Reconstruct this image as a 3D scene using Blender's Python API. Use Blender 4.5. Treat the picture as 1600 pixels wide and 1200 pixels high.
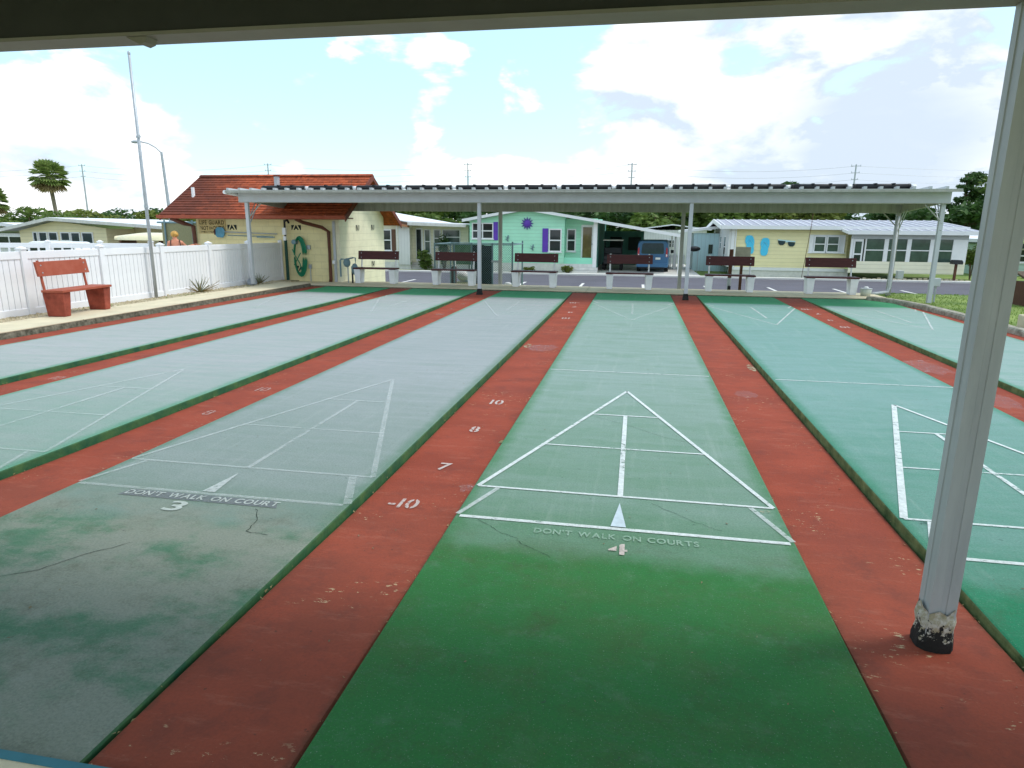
import bpy, bmesh, math, random
from mathutils import Vector, Matrix, Euler
random.seed(7)
for o in list(bpy.data.objects): bpy.data.objects.remove(o)
scene = bpy.context.scene
col = scene.collection
R = math.radians

# ------------------------------------------------------------------ camera
cam_d = bpy.data.cameras.new('camera'); cam = bpy.data.objects.new('camera', cam_d); col.objects.link(cam)
cam_d.sensor_width = 36; cam_d.lens = 36 * 1037.4 / 1600; cam_d.clip_start = .05; cam_d.clip_end = 3000
yaw, pitch, roll = .1802, .2294, .0087
f = Vector((-math.sin(yaw) * math.cos(pitch), math.cos(yaw) * math.cos(pitch), -math.sin(pitch)))
r = Vector((math.cos(yaw), math.sin(yaw), 0)); u = r.cross(f)
r2 = r * math.cos(roll) + u * math.sin(roll); u2 = u * math.cos(roll) - r * math.sin(roll)
cam.matrix_world = Matrix(((r2.x, u2.x, -f.x, .9384), (r2.y, u2.y, -f.y, -3.3765), (r2.z, u2.z, -f.z, 1.5816), (0, 0, 0, 1)))
scene.camera = cam
scene.render.resolution_x = 1024; scene.render.resolution_y = 768
scene.render.engine = 'CYCLES'

# ------------------------------------------------------------------ light and sky
SUN_EL, SUN_AZ = R(58), R(72)            # azimuth clockwise from +Y: high sun to the right, a little ahead of the camera
world = bpy.data.worlds.new('World'); scene.world = world; world.use_nodes = True
wn = world.node_tree; wn.nodes.clear()
def N(t, typ, **kw):
    n = t.nodes.new(typ)
    for k, v in kw.items(): setattr(n, k, v)
    return n
def build_sky():
    L = wn.links.new
    out = N(wn, 'ShaderNodeOutputWorld'); bg = N(wn, 'ShaderNodeBackground'); L(bg.outputs[0], out.inputs[0])
    bg.inputs[1].default_value = .15
    sky = N(wn, 'ShaderNodeTexSky', sky_type='NISHITA', sun_disc=False, sun_elevation=SUN_EL, sun_rotation=SUN_AZ)
    sky.air_density = 1.0; sky.dust_density = .6; sky.ozone_density = 1.2
    tc = N(wn, 'ShaderNodeTexCoord')
    def vm(op, a, b=None):
        n = N(wn, 'ShaderNodeVectorMath', operation=op); L(a, n.inputs[0])
        if b is not None:
            if isinstance(b, tuple): n.inputs[1].default_value = b
            else: L(b, n.inputs[1])
        return n
    def m(op, a, b=None, c=None, clamp=False):
        n = N(wn, 'ShaderNodeMath', operation=op, use_clamp=clamp)
        for i, v in enumerate((a, b, c)):
            if v is None: continue
            if isinstance(v, (int, float)): n.inputs[i].default_value = v
            else: L(v, n.inputs[i])
        return n.outputs[0]
    d = tc.outputs['Generated']
    sc = vm('MULTIPLY', d, (1.0, 1.0, 2.1)).outputs[0]
    n1 = N(wn, 'ShaderNodeTexNoise'); L(sc, n1.inputs['Vector'])
    n1.inputs['Scale'].default_value = 6.5; n1.inputs['Detail'].default_value = 9; n1.inputs['Roughness'].default_value = .55; n1.inputs['Distortion'].default_value = .25
    n2 = N(wn, 'ShaderNodeTexNoise'); L(vm('MULTIPLY', d, (1, 1, 3.2)).outputs[0], n2.inputs['Vector'])
    n2.inputs['Scale'].default_value = 2.6; n2.inputs['Detail'].default_value = 6
    sep = N(wn, 'ShaderNodeSeparateXYZ'); L(d, sep.inputs[0])
    cover = m('MULTIPLY_ADD', n1.outputs[0], 1.35, -.175)
    # cumulus bank that thickens towards the horizon, all the way round
    mr = N(wn, 'ShaderNodeMapRange', interpolation_type='SMOOTHSTEP'); L(sep.outputs[2], mr.inputs[0])
    mr.inputs[1].default_value = .02; mr.inputs[2].default_value = .165; mr.inputs[3].default_value = .17; mr.inputs[4].default_value = 0
    cover = m('ADD', cover, mr.outputs[0])
    # cloud masses and clear gaps of the sky ahead: (direction, cosine radius, weight)
    blobs = [((-0.683,0.723,0.101), 0.98673, 0.13), ((-0.442,0.871,0.213), 0.99865, 0.1), ((-0.366,0.903,0.224), 0.99865, 0.07), ((-0.272,0.939,0.210), 0.99816, 0.10), ((-0.173,0.967,0.189), 0.99865, 0.17), ((-0.291,0.945,0.153), 0.99924, 0.06), ((-0.440,0.883,0.164), 0.99924, 0.12), ((-0.595,0.792,0.141), 0.99816, 0.08), ((0.194,0.962,0.192), 0.96180, 0.25), ((-0.004,0.989,0.146), 0.98933, 0.12), ((0.366,0.927,0.078), 0.98533, 0.14), ((-0.286,0.950,0.124), 0.99940, 0.05), ((-0.477,0.872,0.109), 0.99865, 0.1), ((-0.495,0.850,0.181), 0.99165, -0.12), ((-0.216,0.968,0.125), 0.99463, -0.08), ((-0.383,0.912,0.145), 0.99548, -0.1), ((-0.331,0.924,0.191), 0.99865, -0.08), ((-0.091,0.990,0.105), 0.99816, -0.07), ((0.125,0.986,0.114), 0.99816, -0.06), 
             ((-.9,-.3,.4), .8, .12), ((.5,-.8,.4), .8, .12), ((.95,-.1,.35), .9, .1), ((0,-.2,.97), .7, .10)]  # unseen clouds behind and overhead, added to whiten the sky light
    for c, cosr, wgt in blobs:
        c = Vector(c).normalized()
        dp = vm('DOT_PRODUCT', d, tuple(c)).outputs['Value']
        q = N(wn, 'ShaderNodeMapRange', interpolation_type='SMOOTHSTEP'); L(dp, q.inputs[0])
        q.inputs[1].default_value = cosr; q.inputs[2].default_value = 1 - (1 - cosr) * .25; q.inputs[3].default_value = 0; q.inputs[4].default_value = wgt
        cover = m('ADD', cover, q.outputs[0])
    dens = N(wn, 'ShaderNodeMapRange', interpolation_type='SMOOTHSTEP'); L(cover, dens.inputs[0])
    dens.inputs[1].default_value = .545; dens.inputs[2].default_value = .69
    shade = N(wn, 'ShaderNodeMapRange'); L(n2.outputs[0], shade.inputs[0])
    shade.inputs[1].default_value = .40; shade.inputs[2].default_value = .64; shade.inputs[3].default_value = .0; shade.inputs[4].default_value = 1
    n1b = N(wn, 'ShaderNodeTexNoise'); L(vm('ADD', sc, (.035, .01, .085)).outputs[0], n1b.inputs['Vector'])
    for k_ in ('Scale', 'Detail', 'Roughness', 'Distortion'): n1b.inputs[k_].default_value = n1.inputs[k_].default_value
    relief = m('MULTIPLY_ADD', m('SUBTRACT', n1.outputs[0], n1b.outputs[0]), 4.5, .78, clamp=True)
    sh = m('MULTIPLY', m('MULTIPLY_ADD', shade.outputs[0], .55, .45), relief)
    for c, cosr, wgt in (((.336, .93, .149), .972, .42), ((.309, .948, .077), .99, .35), ((.15, .97, .15), .99, .15)):
        dp = vm('DOT_PRODUCT', d, tuple(Vector(c).normalized())).outputs['Value']; q = N(wn, 'ShaderNodeMapRange', interpolation_type='SMOOTHSTEP'); L(dp, q.inputs[0])
        q.inputs[1].default_value = cosr; q.inputs[2].default_value = 1; q.inputs[3].default_value = 0; q.inputs[4].default_value = wgt
        sh = m('SUBTRACT', sh, m('MULTIPLY', q.outputs[0], m('MULTIPLY', n2.outputs[0], 1.9)), clamp=True)
    cc = N(wn, 'ShaderNodeMix', data_type='RGBA'); L(sh, cc.inputs[0])
    cc.inputs[6].default_value = (1.85, 2.15, 2.5, 1); cc.inputs[7].default_value = (4.2, 4.12, 4.0, 1)
    blue = N(wn, 'ShaderNodeMix', data_type='RGBA', blend_type='MULTIPLY'); blue.inputs[0].default_value = 1
    L(sky.outputs[0], blue.inputs[6]); blue.inputs[7].default_value = (1.0, 1.0, .95, 1)
    haze = N(wn, 'ShaderNodeMix', data_type='RGBA'); haze.inputs[0].default_value = .72
    L(blue.outputs[2], haze.inputs[6]); haze.inputs[7].default_value = (1.45, 2.25, 2.75, 1)
    mx = N(wn, 'ShaderNodeMix', data_type='RGBA'); L(dens.outputs[0], mx.inputs[0]); L(haze.outputs[2], mx.inputs[6]); L(cc.outputs[2], mx.inputs[7])
    L(mx.outputs[2], bg.inputs[0])
build_sky()
sun_d = bpy.data.lights.new('sun', 'SUN'); sun = bpy.data.objects.new('sun', sun_d); col.objects.link(sun)
sun_d.energy = .85; sun_d.angle = R(17); sun_d.color = (1, .96, .9)
sd = Vector((math.sin(SUN_AZ) * math.cos(SUN_EL), math.cos(SUN_AZ) * math.cos(SUN_EL), math.sin(SUN_EL)))
sun.rotation_euler = sd.to_track_quat('Z', 'Y').to_euler()
vs = scene.view_settings; vs.view_transform = 'Standard'; vs.look = 'None'; vs.gamma = 1; vs.exposure = 1.42; vs.use_curve_mapping = False

# ------------------------------------------------------------------ materials
def mat(name, c, rough=.65, var=.12, scale=5, bump=.0, bscale=60, spec=.35, metal=0, c2=None, detail=5, stretch=(1, 1, 1)):
    mt = bpy.data.materials.new(name); mt.use_nodes = True; t = mt.node_tree; b = t.nodes['Principled BSDF']; L = t.links.new
    b.inputs['Roughness'].default_value = rough; b.inputs['Metallic'].default_value = metal; b.inputs['Specular IOR Level'].default_value = spec
    tc = N(t, 'ShaderNodeTexCoord'); mp = N(t, 'ShaderNodeMapping'); L(tc.outputs['Object'], mp.inputs[0]); mp.inputs['Scale'].default_value = stretch
    n = N(t, 'ShaderNodeTexNoise'); L(mp.outputs[0], n.inputs['Vector']); n.inputs['Scale'].default_value = scale; n.inputs['Detail'].default_value = detail; n.inputs['Roughness'].default_value = .6
    mr = N(t, 'ShaderNodeMapRange'); L(n.outputs[0], mr.inputs[0]); mr.inputs[1].default_value = .3; mr.inputs[2].default_value = .7
    mx = N(t, 'ShaderNodeMix', data_type='RGBA'); L(mr.outputs[0], mx.inputs[0])
    mx.inputs[6].default_value = tuple(max(0, v * (1 - var)) for v in c) + (1,)
    mx.inputs[7].default_value = (tuple(c2) if c2 else tuple(min(1, v * (1 + var)) for v in c)) + (1,)
    L(mx.outputs[2], b.inputs['Base Color'])
    if bump:
        nb = N(t, 'ShaderNodeTexNoise'); L(mp.outputs[0], nb.inputs['Vector']); nb.inputs['Scale'].default_value = bscale; nb.inputs['Detail'].default_value = 4
        bp = N(t, 'ShaderNodeBump'); bp.inputs['Strength'].default_value = bump; bp.inputs['Distance'].default_value = .02
        L(nb.outputs[0], bp.inputs['Height']); L(bp.outputs[0], b.inputs['Normal'])
    mt['nodes'] = 1
    return mt
def mth(t, op, a, b=None, clamp=False):
    n = N(t, 'ShaderNodeMath', operation=op, use_clamp=clamp)
    for i, v in enumerate((a, b)):
        if v is None: continue
        if isinstance(v, (int, float)): n.inputs[i].default_value = v
        else: t.links.new(v, n.inputs[i])
    return n.outputs[0]
def rng(t, v, a, b, c=0, d=1, smooth=True):
    n = N(t, 'ShaderNodeMapRange', interpolation_type='SMOOTHSTEP' if smooth else 'LINEAR'); t.links.new(v, n.inputs[0])
    for i, x in enumerate((a, b, c, d)): n.inputs[i + 1].default_value = x
    return n.outputs[0]
def mixc(t, fac, a, b, blend='MIX'):
    n = N(t, 'ShaderNodeMix', data_type='RGBA', blend_type=blend)
    for i, v in ((0, fac), (6, a), (7, b)):
        if isinstance(v, (int, float)): n.inputs[i].default_value = v
        elif isinstance(v, tuple): n.inputs[i].default_value = v + (1,)
        else: t.links.new(v, n.inputs[i])
    return n.outputs[2]
def noise(t, vec, scale, detail=5, rough=.6, stretch=None):
    if stretch:
        mp = N(t, 'ShaderNodeMapping'); t.links.new(vec, mp.inputs[0]); mp.inputs['Scale'].default_value = stretch; vec = mp.outputs[0]
    n = N(t, 'ShaderNodeTexNoise'); t.links.new(vec, n.inputs['Vector']); n.inputs['Scale'].default_value = scale; n.inputs['Detail'].default_value = detail; n.inputs['Roughness'].default_value = rough
    return n.outputs[0]
W = 6 * .3048; GAP = .6426; PITCH = W + GAP; Y0, Y1 = -1.98, 13.87
def court_mat(name, green, faded, amount, grime, seed):
    mt = bpy.data.materials.new(name); mt.use_nodes = True; t = mt.node_tree; b = t.nodes['Principled BSDF']; L = t.links.new
    b.inputs['Roughness'].default_value = .8; b.inputs['Specular IOR Level'].default_value = .12
    tc = N(t, 'ShaderNodeTexCoord'); vec = tc.outputs['Object']
    off = N(t, 'ShaderNodeVectorMath', operation='ADD'); L(vec, off.inputs[0]); off.inputs[1].default_value = (seed * 3.1, seed * 7.7, 0); v2 = off.outputs[0]
    s = N(t, 'ShaderNodeSeparateXYZ'); L(vec, s.inputs[0]); x, y = s.outputs[0], s.outputs[1]
    lown = noise(t, v2, 1.1, 5, .6, (1, .7, 1)); strk = noise(t, v2, 2.2, 4, .65, (.5, 3.0, 1)); fine = noise(t, v2, 90, 3); mid = noise(t, v2, 7, 6, .7)
    yj = mth(t, 'ADD', y, mth(t, 'MULTIPLY', mth(t, 'SUBTRACT', lown, .5), .26))
    yj = mth(t, 'ADD', yj, mth(t, 'MULTIPLY', mth(t, 'SUBTRACT', mid, .5), .12))
    # paint sheltered by the roofs at either end has kept its green; the open middle has bleached
    fade = mth(t, 'MULTIPLY', rng(t, yj, -.47, -.27, 0, .45), 1.0)
    fade = mth(t, 'ADD', fade, rng(t, yj, -.12, .35, 0, .25)); fade = mth(t, 'ADD', fade, rng(t, yj, .8, 4.0, 0, .30))
    fade = mth(t, 'MULTIPLY', fade, rng(t, yj, 12.35, 11.95, 0, 1))
    ex = mth(t, 'MINIMUM', x, mth(t, 'SUBTRACT', W, x)); ex = mth(t, 'ADD', ex, mth(t, 'MULTIPLY', mth(t, 'SUBTRACT', mid, .5), .12))
    edge = rng(t, ex, .0, .12, .4, 1)
    fade = mth(t, 'MULTIPLY', fade, edge)
    fade = mth(t, 'MULTIPLY', fade, mth(t, 'ADD', .62, mth(t, 'MULTIPLY', strk, .62)), True)
    fade = mth(t, 'MULTIPLY', fade, amount)
    # far-end green is painted brighter to offset the canopy shade there
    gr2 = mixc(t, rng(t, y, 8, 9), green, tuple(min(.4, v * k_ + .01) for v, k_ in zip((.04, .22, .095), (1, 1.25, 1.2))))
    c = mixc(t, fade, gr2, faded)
    # grey chalky and dark grimy blotches in the sheltered ends
    near = rng(t, y, .2, -.5, 0, 1)
    gm = mth(t, 'MULTIPLY', rng(t, noise(t, v2, 1.7, 8, .68, (1, 1.4, 1)), .36 if seed == 3 else .42, .56 if seed == 3 else .64), near)
    c = mixc(t, mth(t, 'MULTIPLY', gm, grime[0]), c, grime[1])
    # puck tracks worn along the court, water marks across it
    trk = noise(t, v2, 3.0, 6, .7, (4.5, .22, 1)); wet = noise(t, v2, 2.1, 7, .72, (.7, 1.5, 1))
    c = mixc(t, mth(t, 'MULTIPLY', mth(t, 'MULTIPLY', rng(t, trk, .52, .72), .20), mth(t, 'SUBTRACT', 1.0, near)), c, mixc(t, .55, c, (.55, .57, .54)))
    c = mixc(t, mth(t, 'MULTIPLY', rng(t, wet, .50, .60), .12 if seed <= 3 else .26), c, mixc(t, .5, c, green))
    ring = mth(t, 'ABSOLUTE', mth(t, 'SUBTRACT', wet, .47)); c = mixc(t, rng(t, ring, .012, .0, 0, .16), c, (.12, .17, .15))
    c = mixc(t, mth(t, 'MULTIPLY', mth(t, 'MULTIPLY', rng(t, noise(t, v2, 2.6, 10, .85), .48, .68), near), .42), c, (.06, .07, .03))
    c = mixc(t, mth(t, 'MULTIPLY', rng(t, fine, .35, .7), .24), c, (.03, .06, .045)); c = mixc(t, mth(t, 'MULTIPLY', rng(t, noise(t, v2, 140, 2), .62, .72), .22), c, (.5, .55, .5))
    c = mixc(t, mth(t, 'MULTIPLY', rng(t, mid, .5, .8), .2), c, mixc(t, .5, c, (.4, .45, .43)))
    c = mixc(t, mth(t, 'MULTIPLY', rng(t, noise(t, v2, 24, 2), .7, .76), .5), c, (.05, .07, .06))
    L(c, b.inputs['Base Color'])
    bp = N(t, 'ShaderNodeBump'); bp.inputs['Strength'].default_value = .25; bp.inputs['Distance'].default_value = .01
    L(mth(t, 'ADD', fine, mid), bp.inputs['Height']); L(bp.outputs[0], b.inputs['Normal'])
    return mt
def strip_mat(name, seed, chips):
    mt = bpy.data.materials.new(name); mt.use_nodes = True; t = mt.node_tree; b = t.nodes['Principled BSDF']; L = t.links.new
    b.inputs['Roughness'].default_value = .8; b.inputs['Specular IOR Level'].default_value = .12
    tc = N(t, 'ShaderNodeTexCoord'); vec = tc.outputs['Object']
    off = N(t, 'ShaderNodeVectorMath', operation='ADD'); L(vec, off.inputs[0]); off.inputs[1].default_value = (seed * 5.3, seed * 2.9, 0); v2 = off.outputs[0]
    s = N(t, 'ShaderNodeSeparateXYZ'); L(vec, s.inputs[0]); y = s.outputs[1]
    big = noise(t, v2, 2.3, 5, .6, (.8, 1.3, 1)); fine = noise(t, v2, 80, 3); mid = noise(t, v2, 9, 6, .7)
    base = mixc(t, rng(t, y, -.5, 1.0), (.255, .064, .038), (.265, .054, .030))
    c = mixc(t, rng(t, big, .32, .68), base, mixc(t, .40, base, (.42, .085, .045))); c = mixc(t, mth(t, 'MULTIPLY', rng(t, noise(t, v2, 4.2, 8, .75), .48, .66), .45), c, mixc(t, .6, base, (.10, .04, .035)))
    c = mixc(t, mth(t, 'MULTIPLY', rng(t, noise(t, v2, 1.3, 6), .5, .72), .4), c, (.22, .055, .04))
    sx = mth(t, 'ADD', mth(t, 'MINIMUM', s.outputs[0], mth(t, 'SUBTRACT', GAP, s.outputs[0])), mth(t, 'MULTIPLY', mth(t, 'SUBTRACT', mid, .5), .09))
    c = mixc(t, rng(t, sx, .045, .0, 0, .6), c, (.09, .05, .03))
    c = mixc(t, mth(t, 'MULTIPLY', rng(t, noise(t, v2, 5, 7, .8, (.6, 2.6, 1)), .54, .64), .30), c, mixc(t, .5, c, (.50, .22, .15)))
    # flaked paint showing pale undercoat, in a few patches
    patch = rng(t, noise(t, v2, 1.6, 3), .52, .62); chip = rng(t, noise(t, v2, 17, 8, .75, (1, 2.2, 1)), .60, .64)
    c = mixc(t, mth(t, 'MULTIPLY', mth(t, 'MULTIPLY', patch, chip), chips), c, (.55, .42, .25))
    c = mixc(t, mth(t, 'MULTIPLY', rng(t, noise(t, v2, 30, 2), .72, .77), .6), c, (.07, .04, .03))
    c = mixc(t, mth(t, 'MULTIPLY', rng(t, fine, .35, .7), .14), c, (.08, .03, .025))
    L(c, b.inputs['Base Color'])
    bp = N(t, 'ShaderNodeBump'); bp.inputs['Strength'].default_value = .25; bp.inputs['Distance'].default_value = .01
    L(mth(t, 'ADD', fine, mid), bp.inputs['Height']); L(bp.outputs[0], b.inputs['Normal'])
    return mt
def worn_paint(name, c, solid, film=None):
    """thin worn paint: pieces of the film have gone, or it has thinned, and the surface below shows"""
    mt = bpy.data.materials.new(name); mt.use_nodes = True; t = mt.node_tree; b = t.nodes['Principled BSDF']; L = t.links.new
    b.inputs['Roughness'].default_value = .75; b.inputs['Specular IOR Level'].default_value = .15
    tc = N(t, 'ShaderNodeTexCoord'); vec = tc.outputs['Object']
    n = noise(t, vec, 22, 8, .75); n2 = noise(t, vec, 1.2, 3); n3 = noise(t, vec, 60, 4)
    L(mixc(t, rng(t, n3, .3, .7), tuple(v * .86 for v in c), c), b.inputs['Base Color'])
    a = mth(t, 'ADD', n, mth(t, 'MULTIPLY', mth(t, 'SUBTRACT', n2, .5), .5))
    if film is None: L(rng(t, a, .78 - solid, .92 - solid, .06, min(1, .35 + solid * 1.1)), b.inputs['Alpha'])
    else:
        hole = rng(t, a, .34, .42, max(0, film - .5), 1)
        L(mth(t, 'MULTIPLY', rng(t, a, .32, .68, film - .18, film + .16, False), hole, True), b.inputs['Alpha'])
    return mt
def siding_mat(name, c, pitch=.2, vertical=False, depth=.5):
    mt = mat(name, c, .5, .05, 1.5); t = mt.node_tree; L = t.links.new; b = t.nodes['Principled BSDF']
    tc = N(t, 'ShaderNodeTexCoord'); s = N(t, 'ShaderNodeSeparateXYZ'); L(tc.outputs['Object'], s.inputs[0])
    ax = s.outputs[2] if not vertical else mth(t, 'ADD', s.outputs[0], s.outputs[1])
    saw = mth(t, 'FRACT', mth(t, 'DIVIDE', ax, pitch))
    bp = N(t, 'ShaderNodeBump', invert=True); bp.inputs['Strength'].default_value = depth; bp.inputs['Distance'].default_value = pitch * .25
    L(saw, bp.inputs['Height']); L(bp.outputs[0], b.inputs['Normal'])
    src = b.inputs['Base Color'].links[0].from_socket
    L(mixc(t, mth(t, 'MULTIPLY', rng(t, saw, .12, .02), .5), src, tuple(v * .5 for v in c)), b.inputs['Base Color'])
    return mt
def block_mat(name, c):
    mt = mat(name, c, .75, .08, 3); t = mt.node_tree; L = t.links.new; b = t.nodes['Principled BSDF']
    tc = N(t, 'ShaderNodeTexCoord'); s = N(t, 'ShaderNodeSeparateXYZ'); L(tc.outputs['Object'], s.inputs[0])
    cb = N(t, 'ShaderNodeCombineXYZ'); L(mth(t, 'ADD', s.outputs[0], s.outputs[1]), cb.inputs[0]); L(s.outputs[2], cb.inputs[1])
    br = N(t, 'ShaderNodeTexBrick'); L(cb.outputs[0], br.inputs['Vector']); br.inputs['Scale'].default_value = 1
    br.inputs['Brick Width'].default_value = .4; br.inputs['Row Height'].default_value = .2; br.inputs['Mortar Size'].default_value = .008
    src = b.inputs['Base Color'].links[0].from_socket
    c1 = mixc(t, mth(t, 'MULTIPLY', br.outputs['Fac'], .22), src, tuple(v * .55 for v in c))
    # rain splash and drip stains
    st = mth(t, 'MULTIPLY', rng(t, noise(t, tc.outputs['Object'], 3, 7, .7, (2.5, 2.5, .5)), .52, .75), .2)
    L(mixc(t, st, c1, tuple(v * .62 for v in c)), b.inputs['Base Color'])
    bp = N(t, 'ShaderNodeBump', invert=True); bp.inputs['Strength'].default_value = .5; bp.inputs['Distance'].default_value = .01
    L(br.outputs['Fac'], bp.inputs['Height']); L(bp.outputs[0], b.inputs['Normal'])
    return mt
def foliage_mat(name, dark, light, trans=.25):
    mt = bpy.data.materials.new(name); mt.use_nodes = True; t = mt.node_tree; b = t.nodes['Principled BSDF']; L = t.links.new
    b.inputs['Roughness'].default_value = .6; b.inputs['Specular IOR Level'].default_value = .25
    g = N(t, 'ShaderNodeNewGeometry'); tc = N(t, 'ShaderNodeTexCoord')
    fac = mth(t, 'ADD', mth(t, 'MULTIPLY', g.outputs['Random Per Island'], .55), mth(t, 'MULTIPLY', noise(t, tc.outputs['Object'], .8, 3), .5), True)
    c = mixc(t, fac, dark, light); L(c, b.inputs['Base Color'])
    tr = N(t, 'ShaderNodeBsdfTranslucent'); L(c, tr.inputs[0]); ms = N(t, 'ShaderNodeMixShader'); ms.inputs[0].default_value = trans
    out = t.nodes['Material Output']; L(b.outputs[0], ms.inputs[1]); L(tr.outputs[0], ms.inputs[2]); L(ms.outputs[0], out.inputs[0])
    return mt
def glass_mat(name, c=(.02, .028, .03)):
    mt = mat(name, c, .06, .3, 2.5, spec=.6); return mt

GREENS = {1: ((.045, .28, .14), (.40, .405, .405), 1.0, (.2, (.2, .25, .22))), 2: ((.045, .27, .14), (.375, .385, .388), 1.0, (.3, (.2, .25, .22))),
          3: ((.085, .19, .115), (.335, .355, .36), 1.0, (.9, (.255, .27, .225))), 4: ((.033, .172, .045), (.272, .352, .322), .95, (.40, (.075, .12, .04))),
          5: ((.018, .20, .095), (.22, .345, .325), .95, (.2, (.1, .2, .15))), 6: ((.03, .25, .12), (.30, .39, .37), .95, (.2, (.1, .2, .15)))}
M = {}
M['edge'] = mat('edge_paint', (.018, .16, .075), .6, .45, 7, .2, 40, c2=(.07, .16, .05))
M['edge_moss'] = mat('mossy_edge_paint', (.07, .17, .045), .7, .5, 9, .2, 40, c2=(.19, .24, .09))
M['concrete'] = mat('walk_concrete', (.62, .545, .38), .85, .12, 2.2, .3, 90)
M['kerb'] = mat('weathered_kerb', (.30, .27, .20), .9, .5, 9, .5, 40, c2=(.47, .44, .36))
M['mossy'] = mat('mossy_kerb_face', (.10, .095, .06), .95, .5, 14, .6, 50, c2=(.24, .22, .16))
M['grass'] = mat('lawn', (.12, .21, .03), .9, .3, .9, .5, 30, c2=(.24, .31, .07))
M['asphalt'] = mat('asphalt', (.105, .098, .118), .85, .12, .8, .2, 120)
M['kerb_white'] = mat('pale_kerb', (.68, .66, .62), .8, .08, 2)
M['drive'] = mat('driveway_concrete', (.56, .54, .50), .85, .1, 1.5)
M['gravel'] = mat('sandy_gravel', (.42, .34, .20), .95, .3, 14, .8, 60, c2=(.55, .47, .31))
M['stone'] = mat('pebble', (.52, .43, .27), .85, .35, 3, c2=(.62, .55, .40))
M['white'] = mat('white_vinyl', (.84, .835, .85), .45, .05, 2, detail=7)
M['alu'] = mat('painted_aluminium', (.50, .52, .54), .45, .07, 4)
M['alu_old'] = mat('stained_aluminium', (.34, .34, .29), .5, .14, 3, c2=(.42, .42, .38), stretch=(4, 4, .6))
M['near_alu'] = mat('near_column_paint', (.43, .44, .45), .5, .10, 3, .05, 30, c2=(.49, .50, .50), stretch=(4, 4, .6)); M['beam_shade'] = mat('shade_painted_beam', (.042, .04, .036), .7, .15, 3)  # beam colour is dark to paint in the roof's shade on it
M['lip'] = mat('beam_lip', (.28, .25, .21), .6, .1, 4)
M['ceil'] = mat('roof_pan', (.52, .53, .50), .6, .08, 2)
M['black'] = mat('black_rubber', (.012, .013, .016), .55, .3, 9, .2, 60)
M['base_rot'] = mat('flaking_column_base', (.02, .02, .018), .9, .6, 11, .8, 40, c2=(.03, .03, .028))
M['maroon'] = mat('maroon_board', (.085, .017, .017), .55, .2, 5, .1, 40, stretch=(1, 6, 6))
M['legwhite'] = mat('white_concrete', (.84, .84, .85), .8, .08, 5, .2, 60)
M['redpaint'] = mat('faded_red_paint', (.43, .085, .04), .65, .22, 6, .15, 40, c2=(.40, .105, .06))
M['redleg'] = mat('stained_red_concrete', (.30, .055, .03), .8, .45, 5, .3, 40, c2=(.40, .085, .05))
M['roofbrown'] = mat('roof_fascia', (.16, .035, .018), .6, .25, 4)
M['yellow'] = block_mat('yellow_block', (.84, .73, .40)); M['cream'] = block_mat('lit_tone_block', (.82, .76, .56))  # cream holds the side wall's brighter light; the shaded front stays yellow
M['brownpipe'] = mat('brown_downspout', (.13, .045, .025), .5, .2, 6)
M['steel'] = mat('galvanised', (.42, .45, .48), .45, .12, 6, metal=.3)
M['steelblue'] = mat('blue_grey_steel', (.16, .25, .28), .5, .2, 6)
M['glass'] = glass_mat('window_glass'); M['glassg'] = glass_mat('green_tinted_glass', (.05, .085, .07))
M['frame'] = mat('white_frame', (.82, .82, .82), .5, .04, 3)
M['mint'] = siding_mat('mint_siding', (.42, .80, .58), .2); M['mintp'] = mat('mint_trim', (.32, .78, .56), .5, .04, 3)
M['purple'] = mat('purple_shutter', (.13, .05, .43), .5, .1, 5)
M['yellows'] = siding_mat('butter_siding', (.86, .77, .44), .2); M['creams'] = siding_mat('cream_siding', (.80, .76, .58), .2)
M['whites'] = siding_mat('white_vertical_siding', (.72, .72, .70), .2, True); M['beiges'] = siding_mat('beige_siding', (.84, .74, .46), .2)
M['roofwhite'] = mat('white_roof_coating', (.78, .78, .80), .6, .06, 1.2); M['roofmetal'] = mat('grey_metal_roof', (.33, .33, .39), .5, .12, 1.2)
M['skirt'] = mat('white_skirting', (.70, .68, .64), .8, .12, 4)
M['dark'] = mat('dark_interior', (.02, .03, .028), .8, .2, 2); M['teal'] = mat('carport_wall', (.09, .24, .21), .7, .15, 1.5)
M['skin'] = mat('skin', (.62, .25, .15), .55, .1, 8); M['hair'] = mat('blonde_hair', (.55, .30, .07), .6, .35, 18); M['suit'] = mat('black_swimsuit', (.012, .012, .014), .7, .1, 9)
M['hose'] = mat('green_hose', (.01, .22, .11), .4, .15, 8); M['wood'] = mat('brown_wood_post', (.11, .045, .028), .8, .3, 8, .2, 40, stretch=(6, 6, 1))
M['blue'] = mat('blue_car_paint', (.035, .13, .27), .28, .05, 2, spec=.6); M['tyre'] = mat('tyre', (.015, .015, .016), .9, .2, 9)
M['redlight'] = mat('tail_light', (.42, .03, .04), .2, .1, 9, spec=.6); M['plate'] = mat('number_plate', (.7, .72, .68), .5, .05, 9)
M['bark'] = mat('bark', (.12, .085, .055), .95, .35, 5, .6, 30, stretch=(4, 4, 1)); M['palmbark'] = mat('palm_bark', (.24, .20, .15), .95, .25, 6, .5, 20)
M['leaf_dark'] = foliage_mat('dark_foliage', (.022, .062, .018), (.085, .16, .04)); M['leaf_mid'] = foliage_mat('mid_foliage', (.05, .10, .02), (.17, .24, .05))
M['leaf_yel'] = foliage_mat('yellow_green_foliage', (.09, .12, .02), (.25, .29, .07)); M['leaf_palm'] = foliage_mat('palm_frond', (.10, .19, .04), (.34, .40, .13))
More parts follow.
